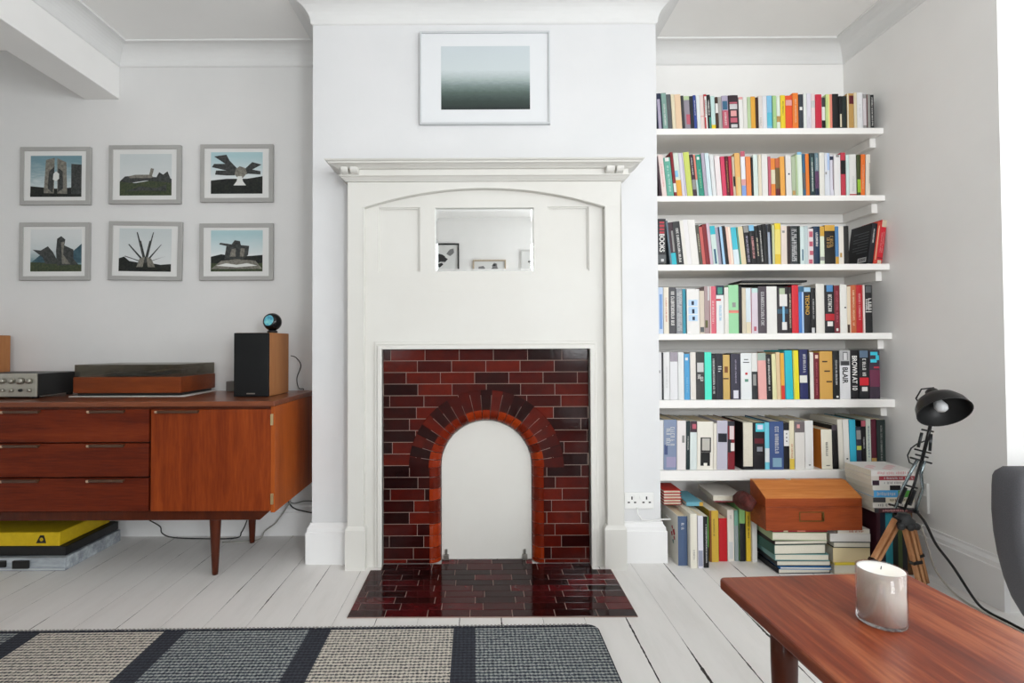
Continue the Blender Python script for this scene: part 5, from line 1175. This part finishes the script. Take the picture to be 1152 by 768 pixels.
# loose book lying on each row top / notebook
fs = shelf_geo[3]
nb = thing('notebook', 'black wire-bound notebook lying flat across the tops of the fourth-shelf books', 'notebook', (0, 0, 0))
Yn = fs[0]+.016; 
xa, xb = ax(833, 318, Yn), ax(902, 318, Yn)
zn = maxtop('books on the fourth shelf', xa, xb)+.0032
nb.location = (xa, Yn, zn)
MB().box((0, 0, 0), (xb-xa, .12, .0018)).m(0).box((0, 0, .0072), (xb-xa, .12, .009)).build('cover', cmat('black'), nb, world=False)
MB().box((.002, .008, .002), (xb-xa-.002, .118, .007)).build('page_block', M_pagew, nb, world=False)
mb = MB()
for q in range(26):
    x = .01+q*(xb-xa-.02)/25; mb.tube([(x, .007+.0052*math.cos(a), .0045+.0058*math.sin(a)) for a in [2*PI*k/10 for k in range(11)]], .0008, 5, caps=False)
mb.build('wire_binding', mat('wire', '#9a9a9a', .3, .9), nb, world=False)
n2 = thing('notebook', 'thin black notebook resting on the wire-bound one above the fourth shelf books', 'notebook', (xa+.005, Yn, zn+.0108))
MB().box((0, 0, 0), (xb-xa+.02, .13, .009)).build('cover', cmat('black'), n2, world=False, bevel=.001)
fs = shelf_geo[4]; Yn = fs[0]+.02; xa, xb = ax(898, 392, Yn), ax(964, 392, Yn)
zn = maxtop('books on the fifth shelf', xa, xb)+.001
if zn+.012 < shelf_geo[3][1]-.05:
    flat(0,0, zn, .011, Yn, .13, '#23232a', 'thin dark book lying flat on top of the fifth-shelf books', spine=False, X=(xa, xb))
# ================================================================== RUG
t = NT('flat_woven_rug', .95, .1)
tc = t.n('ShaderNodeTexCoord').outputs['Object']; sp = t.n('ShaderNodeSeparateXYZ', {0: tc})
period = .487
ph = t.math('FRACT', t.math('DIVIDE', t.math('ADD', sp.outputs[0], 10*period*2 + .100), period*2))      # two bands per cycle
def between(a, b): return t.math('MULTIPLY', t.math('GREATER_THAN', ph, a), t.math('LESS_THAN', ph, b))
# object x runs from the right edge (0) to the left (negative); pattern measured from there
wv = t.n('ShaderNodeTexWave', {'Vector': t.n('ShaderNodeMapping', {'Vector': tc, 'Scale': (1, 1, 1)}).outputs[0], 'Scale': 22.0, 'Distortion': .8, 'Detail': 2.0, 'Detail Scale': 2.0}, wave_type='BANDS', bands_direction='Y').outputs['Fac']
wx = t.n('ShaderNodeTexWave', {'Vector': tc, 'Scale': 24.0, 'Distortion': 5.0, 'Detail': 3.0, 'Detail Scale': 6.0}, wave_type='BANDS', bands_direction='X').outputs['Fac']
n1 = t.noise(t.n('ShaderNodeMapping', {'Vector': tc, 'Scale': (70, 60, 1)}).outputs[0], 1.4, 4, .75)
n2 = t.noise(t.n('ShaderNodeMapping', {'Vector': tc, 'Scale': (3, 40, 1)}).outputs[0], 1.0, 3, .7)
yarn = t.math('ADD', t.math('MULTIPLY_ADD', wx, .26, t.math('MULTIPLY', wv, .40)), t.math('MULTIPLY_ADD', n1, .9, -.22))
light = t.ramp(yarn, [(.24, '#34363d'), (.42, '#7a7774'), (.58, '#bdb6ab'), (.85, '#dcd6ca')])
mid = t.ramp(yarn, [(.24, '#2b2e35'), (.48, '#535963'), (.66, '#8b9190'), (.9, '#b4b7b2')])
dark = t.ramp(yarn, [(.3, '#303238'), (.9, '#484b53')])
W2 = period*2
m_dark = t.math('MAXIMUM', between(.0, .064/W2*1.15), between(.5, .5+.064/W2*1.15))
c = t.mix(between(.5, 1.0), mid, light)
c = t.mix(m_dark, c, dark)
edge = t.math('GREATER_THAN', sp.outputs[1], -.018)
e2 = t.math('GREATER_THAN', sp.outputs[0], .388)
t.col(t.mix(t.math('MAXIMUM', edge, e2), c, t.ramp(yarn, [(.3, '#23252c'), (.8, '#3d4149'), (.95, '#a8a6a2')])))
t.bump(yarn, .9, .004)
M_rug = t.m
rx1 = .392; ry1 = 1.793
rg = thing('rug', 'grey flat-woven striped rug with dark bands on the white floorboards', 'rug', (0, ry1, 0), None, (0, 0, math.radians(.75)))
rw, rl = 2.45, 1.45
rc = .035
pl = [(rx1-rc+rc*math.cos(a), -rc+rc*math.sin(a)) for a in [PI/2*i/8 for i in range(9)]] + [(rx1-rw, 0), (rx1-rw, -rl), (rx1, -rl)]
MB().prism(pl, .0005, .0095, axis='z').build('woven_field', M_rug, rg, world=False, bevel=.002)
mb = MB()
x = rx1-rc
while x > rx1-rw:
    mb.box((x-.006-R.uniform(0,.004), -.004, .0096), (x-.001, .0015, .0112)); x -= .0135
mb.build('edge_stitching', mat('pale_stitch', '#a09d98', .9), rg, world=False)

# ================================================================== COFFEE TABLE
M_tt = wood('reddish_teak_tabletop', [(.28, '#35120b'), (.43, '#622616'), (.56, '#7e3820'), (.74, '#ab6440')], (1, .07, 1), .34, .0, .05, 13)
M_tt.node_tree.nodes['Principled BSDF'].inputs['Specular IOR Level'].default_value = .4
M_tt.node_tree.nodes['Principled BSDF'].inputs['Roughness'].default_value = .3
ZT_ = .44
p0, p1, p2 = at(808, 648.5, Z=ZT_), at(1013, 641, Z=ZT_), at(1152, 716, Z=ZT_)
tr = math.atan2(p1.y-p0.y, p1.x-p0.x)*.75
tw = math.hypot(p1.x-p0.x, p1.y-p0.y); tw = .44; tl = 1.12; tth = .026
tb = thing('coffee_table', 'reddish teak coffee table with rounded corners at the right front', 'coffee table', (p0.x, p0.y, 0), None, (0, 0, tr))
rc = .012
def rr(x0, y0, x1, y1, r): return [(x1-r+r*math.cos(a), y1-r+r*math.sin(a)) for a in [PI/2*i/6 for i in range(7)]] + [(x0+r+r*math.cos(a), y1-r+r*math.sin(a)) for a in [PI/2+PI/2*i/6 for i in range(7)]] + [(x0+r+r*math.cos(a), y0+r+r*math.sin(a)) for a in [PI+PI/2*i/6 for i in range(7)]] + [(x1-r+r*math.cos(a), y0+r+r*math.sin(a)) for a in [1.5*PI+PI/2*i/6 for i in range(7)]]
MB().prism(rr(0, -tl, tw, 0, rc), ZT_-tth, ZT_, axis='z').build('tabletop', M_tt, tb, world=False, bevel=.006, seg=3, angle=1.0)
mb = MB(); mb.plate(.07, tw-.07, 0, 1, [], 0, 0) if False else None
for a, b in (((.055, -tl+.12, ZT_-.075), (.075, -.12, ZT_-tth-.0005)), ((tw-.075, -tl+.12, ZT_-.075), (tw-.055, -.12, ZT_-tth-.0005)), ((.0755, -.14, ZT_-.075), (tw-.0755, -.12, ZT_-tth-.0005)), ((.0755, -tl+.12, ZT_-.075), (tw-.0755, -tl+.14, ZT_-tth-.0005))):
    MB().box(a, b).build('apron', M_teakleg, tb, world=False, bevel=.001)
for x in (.052, tw-.052):
    for y in (-.155, -tl+.155):
        MB().lathe([(.001, 0), (.0145, 0), (.015, .004), (.024, ZT_-tth-.08), (.024, ZT_-tth-.0006), (.001, ZT_-tth-.0006)], (x, y+.0, 0), seg=24).build('leg', M_teakleg, tb, world=False)
# candle in a glass
cj = at(992, 699, Z=ZT_)
cr, chh = .0405, .101
cd_ = thing('candle_jar', 'white wax candle in a thick-bottomed glass standing on the coffee table', 'candle', (cj.x, cj.y, ZT_+.0003))
M_cg = thin_glass('candle_glass', (.995, .995, .995, 1), .01)
MB().lathe([(.0005, 0), (cr-.003, 0), (cr, .003), (cr, chh), (cr-.0012, chh+.0006), (cr-.0024, chh), (cr-.0026, .0062), (.0005, .006)], (0,0,0), seg=48).build('glass', M_cg, cd_, world=False)
t = NT('white_wax', .45, .4); t.b.inputs['Base Color'].default_value = lin('#f3efe6'); t.b.inputs['Subsurface Weight'].default_value = .7; t.b.inputs['Subsurface Radius'].default_value = (.04, .034, .028); t.b.inputs['Subsurface Scale'].default_value = 1.0
MB().lathe([(.0005, .0064), (cr-.0027, .0066), (cr-.0027, chh-.0012), (cr-.005, chh-.0022), (.0005, chh-.0026)], seg=48).build('wax', t.m, cd_, world=False)
MB().tube([(0, 0, chh-.003), (.0006, 0, chh+.001), (.002, .001, chh+.003)], .0008, 6).build('wick', mat('wick', '#4a4640', .8), cd_, world=False)
# ================================================================== LAMP
M_lamp = mat('black_lamp_metal', '#161617', .32, .2)
M_lampin = mat('dark_lamp_inside', '#0c0c0d', .5)
M_chr = mat('polished_rod', '#8f9ca0', .2, .9)
M_spr = mat('spring_steel', '#3a3c3e', .35, .8)
M_lw = wood('tripod_wood', [(.2, '#8f5c38'), (.5, '#bd875c'), (.85, '#d6a97e')], (1, 1, .1), .45, .05, ns=16)
YL = 2.05
P = lambda x, y, Y=YL: at(x, y, Y=Y)
hub = P(1017, 582)
lp_ = thing('desk_lamp', 'black articulated lamp on a short wooden tripod in front of the book pile', 'lamp', (hub.x, YL, 0))
def leg(top, foot, w_=.011):
    a, b = Vector(top), Vector(foot); d = (b-a); n_ = d.cross(Vector((0, 1, 0))).normalized()
    L = None
    for s_ in (-1, 1):
        o_ = n_*(.0105*s_)
        mb = MB(); u = n_*.0055; v = d.cross(n_).normalized()*.009
        vs = []
        for p in (a+o_, b+o_*.75): vs += [p-u-v, p+u-v, p+u+v, p-u+v]
        mb.add(vs, [(0,1,2,3),(7,6,5,4),(0,4,5,1),(1,5,6,2),(2,6,7,3),(3,7,4,0)])
        q = mb.build('leg' if L is None else 'leg_rail', M_lw, lp_ if L is None else L, bevel=.001)
        if L is None: L = q
    c_ = a+d*.55; mb = MB(); vs = []
    v = d.cross(n_).normalized()*.011; u = n_*.0185; w3 = d.normalized()*.006
    for p in (c_-w3, c_+w3): vs += [p-u-v, p+u-v, p+u+v, p-u+v]
    mb.add(vs, [(0,1,2,3),(7,6,5,4),(0,4,5,1),(1,5,6,2),(2,6,7,3),(3,7,4,0)]); mb.build('clamp', M_lamp, L)
    mb = MB(); mb.sphere(b+Vector((0,0,.0)), .0085, 12, 8); mb.build('rubber_foot', M_dark, L)
ft = lambda x, y: at(x, y, Z=.009)
leg(hub+Vector((-.028, .0, -.012)), Vector((hub.x-.17, YL-.005, .14)) if False else Vector((hub.x-.24, YL-.06, .009)))
leg(hub+Vector((.0, -.012, -.03)), Vector((hub.x+.045, YL-.03, .009)))
leg(hub+Vector((.03, .012, -.02)), Vector((hub.x+.115, YL+.045, .009)))
mb = MB(); mb.lathe([(.001, -.035), (.03, -.035), (.036, -.02), (.036, -.008), (.024, .004), (.02, .016), (.001, .016)], hub, seg=20)
for a in (-.03, .0, .03): mb.sphere(hub+Vector((a, -.03+abs(a)*.3, -.028)), .014, 12, 8)
mb.build('tripod_head', mat('grey_tripod_metal', '#3a3b3c', .4, .5), lp_)
mb = MB(); mb.tube([hub+Vector((-.03,-.02,-.006)), hub+Vector((-.062,-.03,.012))], .004, 8); mb.build('pan_handle', M_lamp, lp_)
# lower arm: two bent rods either side of a spine, with springs
mb = MB()
mb.tube([P(1007,571), P(1016,548), P(1024,532), P(1032,517)], .0056, 8); mb.tube([P(1029,577), P(1038,549), P(1036,533), P(1040,518)], .0056, 8)
mb.build('lower_arm_rods', M_chr, lp_)
mb = MB(); mb.tube([P(1017,574), P(1028,546), P(1037,516)], .0045, 8)
mb.tube([P(1000,567), P(1033,575)], .004, 8); mb.tube([P(1016,545), P(1032,549)], .0035, 8); mb.tube([P(1024,514.5), P(1048,521)], .0038, 8); mb.tube([P(1030,511), P(1044,514.5)], .0035, 8); mb.tube([P(1029,505), P(1047,509.5)], .0035, 8)
mb.build('lower_arm', M_lamp, lp_)
mb = MB()
for (xa_, ya_, xb_, yb__) in ((1012, 566, 1019, 548), (1023, 568, 1029, 551)):
    a, b = P(xa_, ya_, YL-.012), P(xb_, yb__, YL-.012); n_ = 44; d = b-a; e1 = d.cross(Vector((0,1,0))).normalized(); e2_ = d.cross(e1).normalized()
    mb.tube([a+d*(k/(n_*4))+(e1*math.cos(k*PI/4)+e2_*math.sin(k*PI/4))*.0062 for k in range(n_*4+1)][::1], .0013, 4)
mb.build('spring', M_spr, lp_)
# upper arm
mb = MB(); mb.tube([P(1037,518), P(1044.5,488), P(1047.5,474)], .006, 8); mb.tube([P(1037,483), P(1050,485.5)], .0035, 8)
mb.build('upper_arm', M_lamp, lp_)
for xa_, ya_, xb_, yb__ in ((1033,503,1037,486.5), (1046,507,1047.5,488)):
    MB().tube([P(xa_, ya_, YL-.01), P(xb_, yb__, YL-.01)], .0052, 10).build('spring', M_spr, lp_)
q_ = [P(1031,524), P(1023,520), P(1021,512), P(1025,504), P(1032,499), P(1040,496)]
MB().tube(q_, .0026, 8).build('cable_loop', M_dark, lp_)
# shade
YSH = 1.93
oc = P(1062.5, 463.5, YSH); v = (oc-CAM).normalized()
e1 = (Vector((1,0,0))-v*v.x).normalized(); e2 = e1.cross(v).normalized()
if e2.z < 0: e2 = -e2
axd = (e1*.29 - e2*.78 - v*.53).normalized()
SR = .1; KS = .85
prof = [(.001, -.122), (.020, -.122), (.024, -.118), (.026, -.098), (.032, -.092), (.05, -.085), (.075, -.066), (.092, -.038), (.0985, -.008), (.1, 0)]
inn = [(.0985, 0), (.097, -.008), (.0905, -.037), (.0735, -.064), (.049, -.083), (.03, -.089), (.001, -.09)]
prof = [(r*KS, h*KS) for r, h in prof]; inn = [(r*KS, h*KS) for r, h in inn]
sh_ = MB().lathe(prof, oc, axd, 40).build('lamp_shade', M_lamp, lp_, weld=False, fixn=False)
MB().lathe(inn, oc, axd, 40).build('shade_lining', M_lampin, sh_, weld=False, fixn=False)
MB().lathe([(r*KS, h) for r, h in [(.0975, -.0005), (.1005, -.0005), (.1012, .0012), (.1005, .0022), (.0975, .0012), (.0975, -.0005)]], oc, axd, 40).build('shade_rim', M_lamp, sh_)
bc = oc-axd*.026
mb = MB(); mb.lathe([(.010, -.05), (.010, -.034), (.016, -.018), (.021, .0), (.0175, .013), (.009, .0195), (.001, .021)], bc, axd, 24)
mb.build('light_bulb', mat('frosted_bulb', '#d8dadb', .35), sh_)
nk = oc-axd*.112*KS
mb = MB(); mb.tube([P(1047.5,474), oc-axd*.055-e2*.072+v*.06 if False else (P(1047.5,474)+nk)/2+Vector((0,.02,0)), nk+v*.012], .0055, 8); mb.build('shade_bracket', M_lamp, lp_)
lo_ = [nk+e1*.008+e2*.018, nk-e1*.03+e2*.014, nk-e1*.05-e2*.022, nk-e1*.040-e2*.045]
MB().tube(lo_, .0028, 8).build('cable_loop', M_dark, sh_)
# cables on the floor by the right wall
cab('lamp_cable', [P(1030,574,YL+.005), P(1041,588,1.98), P(1053,612,1.96), P(1072,637,1.93), (1.797,1.905,.03), (1.812,1.87,.006), (1.815,1.81,.006), (1.82,1.74,.006), (1.88,1.66,.006), (2.2,1.64,.006)], .0048, M_dark, 'thick black cable running from the lamp down onto the floor')
cab('extension_cable', [at(1036,590,Y=2.12), at(1044,615,Y=2.08), at(1052,640,Y=2.05), (1.82,2.035,.012), (1.803,1.95,.004), (1.80,1.912,.004), (1.80,1.80,.004), (1.81,1.70,.004), (1.87,1.585,.004), (2.2,1.57,.004)], .0036, mat('beige_cable', '#b3aea4', .5), 'beige cable curving along the floor beside the coffee table')
s_ = thing('single_socket', 'white socket plate on the right wall behind the lamp', 'socket', (XR, 2.12, .25))
yA, yB = at(1036, 560, X=XR-.01).y, at(1043.5, 560, X=XR-.01).y
zA, zB = at(1040, 577, X=XR-.01).z, at(1040, 543, X=XR-.01).z
MB().box((XR-.012, yB, zA), (XR-.0005, yA, zB)).build('face_plate', M_plastic, s_, bevel=.002)
MB().box((XR-.015, (yA+yB)/2-.006, (zA+zB)/2+.01), (XR-.0121, (yA+yB)/2+.006, (zA+zB)/2+.028)).build('rocker_switch', M_plastic, s_, bevel=.001)

# ================================================================== ARMCHAIR at the right edge
M_uph = mottled('charcoal_wool_upholstery', '#4b4b4f', '#5c5c60', 500)
YC = 1.42
Z0c = 0
sil = [(1120.5, 548), (1120.3, 575), (1122.5, 600), (1127, 625), (1134, 652), (1143, 675), (1155, 695)]
zt_c = az(1140, 527, YC+.03)
lft = [(ax(x, y, YC+.07), az(x, y, YC+.07)) for x, y in sil]
xm = ax(1120, 560, YC)+.39
L_ = [(ax(1133, 528.5, YC+.07), zt_c-.003), (ax(1125, 532.5, YC+.07), zt_c-.014), (ax(1121.5, 539, YC+.07), zt_c-.03)] + lft + [(lft[-1][0]+.06, lft[-1][1]-.06)]
prof = L_ + [(2*xm-x, z) for x, z in L_[::-1]]
ch = thing('armchair', 'low charcoal wool armchair cut off by the right photo edge', 'armchair', (xm, YC-.2, 0))
mb = MB(); mb.prism(prof, YC, YC+.10, smooth=True)
mb.build('backrest', M_uph, ch, bevel=.028, seg=4, angle=.9)
zmn = min(z for x, z in prof)
mb = MB(); mb.box((xm-.27, YC-.56, .25), (xm+.27, YC-.002, .40)); mb.build('seat', M_uph, ch, bevel=.05, seg=4)
for s in (-1, 1):
    for y in (YC-.48, YC+.02):
        MB().lathe([(.001, 0), (.012, 0), (.02, .25 if y < YC else zmn+.01), (.001, .25 if y < YC else zmn+.01)], (xm+s*.2, y, 0), seg=16).build('leg', M_teakleg, ch)
# ================================================================== PICTURES ON THE REAR WALL (seen in the mirror)
YM_ = YP_+.009; YV = 2*YM_-YREAR
def rear(label, x0, ytop, x1, w_, h_, fmat, fw, mats, art):
    xa, xb = ax(x0, ytop, YV), ax(x1, ytop, YV); zt = az((x0+x1)/2, ytop, YV)
    if w_ < 0: xa = xb+w_
    elif w_ > 0: xb = xa+w_
    o = thing('framed_picture', label, 'picture', ((xa+xb)/2, YREAR, zt-h_), None)
    hw = (xb-xa)/2
    MB().plate(-hw, hw, 0, h_, [(-hw+fw, hw-fw, fw, h_-fw)], 0.0005, .025).build('frame', fmat, o, world=False, bevel=.001)
    MB().box((-hw+fw, .0006, fw), (hw-fw, .012, h_-fw)).build('mount', M_mount, o, world=False)
    mb = MB()
    for q in range(art):
        u, v_ = R.uniform(-.6, .6)*hw, h_*R.uniform(.55, .82) ; l = R.uniform(.1, .32)*hw
        mb.m(q % 2).prism([(u+l*math.cos(2*PI*k/7)*R.uniform(.4, 1.2), v_+l*.8*math.sin(2*PI*k/7)*R.uniform(.4, 1.2)) for k in range(7)], .012, .0126+.0001*q)
    mb.build('print', mats, o, world=False, fixn=True)
pk = [mat('print_ink', '#2a2a2c', .6), mat('print_grey_ink', '#7d7d7d', .6)]
rear('black framed black and white print reflected at the left of the mirror', 480, 274, 516.5, -.50, .62, mat('black_frame', '#131313', .4), .018, pk, 12)
rear('pale wooden framed small print reflected low in the middle of the mirror', 532, 292.5, 569, 0, .32, mat('pale_wood_frame', '#b6a58d', .5), .016, pk, 5)
rear('white framed print reflected at the right edge of the mirror', 586, 281, 605, .42, .52, mat('white_frame', '#cfcfcd', .5), .015, pk, 8)
# ================================================================== RENDER LOOK
sc.view_settings.view_transform = 'Standard'; sc.view_settings.look = 'None'
sc.view_settings.gamma = 1; sc.view_settings.use_curve_mapping = False
sc.view_settings.exposure = EXPOSURE
sc.cycles.max_bounces = 10; sc.cycles.diffuse_bounces = 6; sc.cycles.glossy_bounces = 5; sc.cycles.transparent_max_bounces = 12
sc.cycles.use_denoising = True
sc.cycles.sample_clamp_indirect = 6
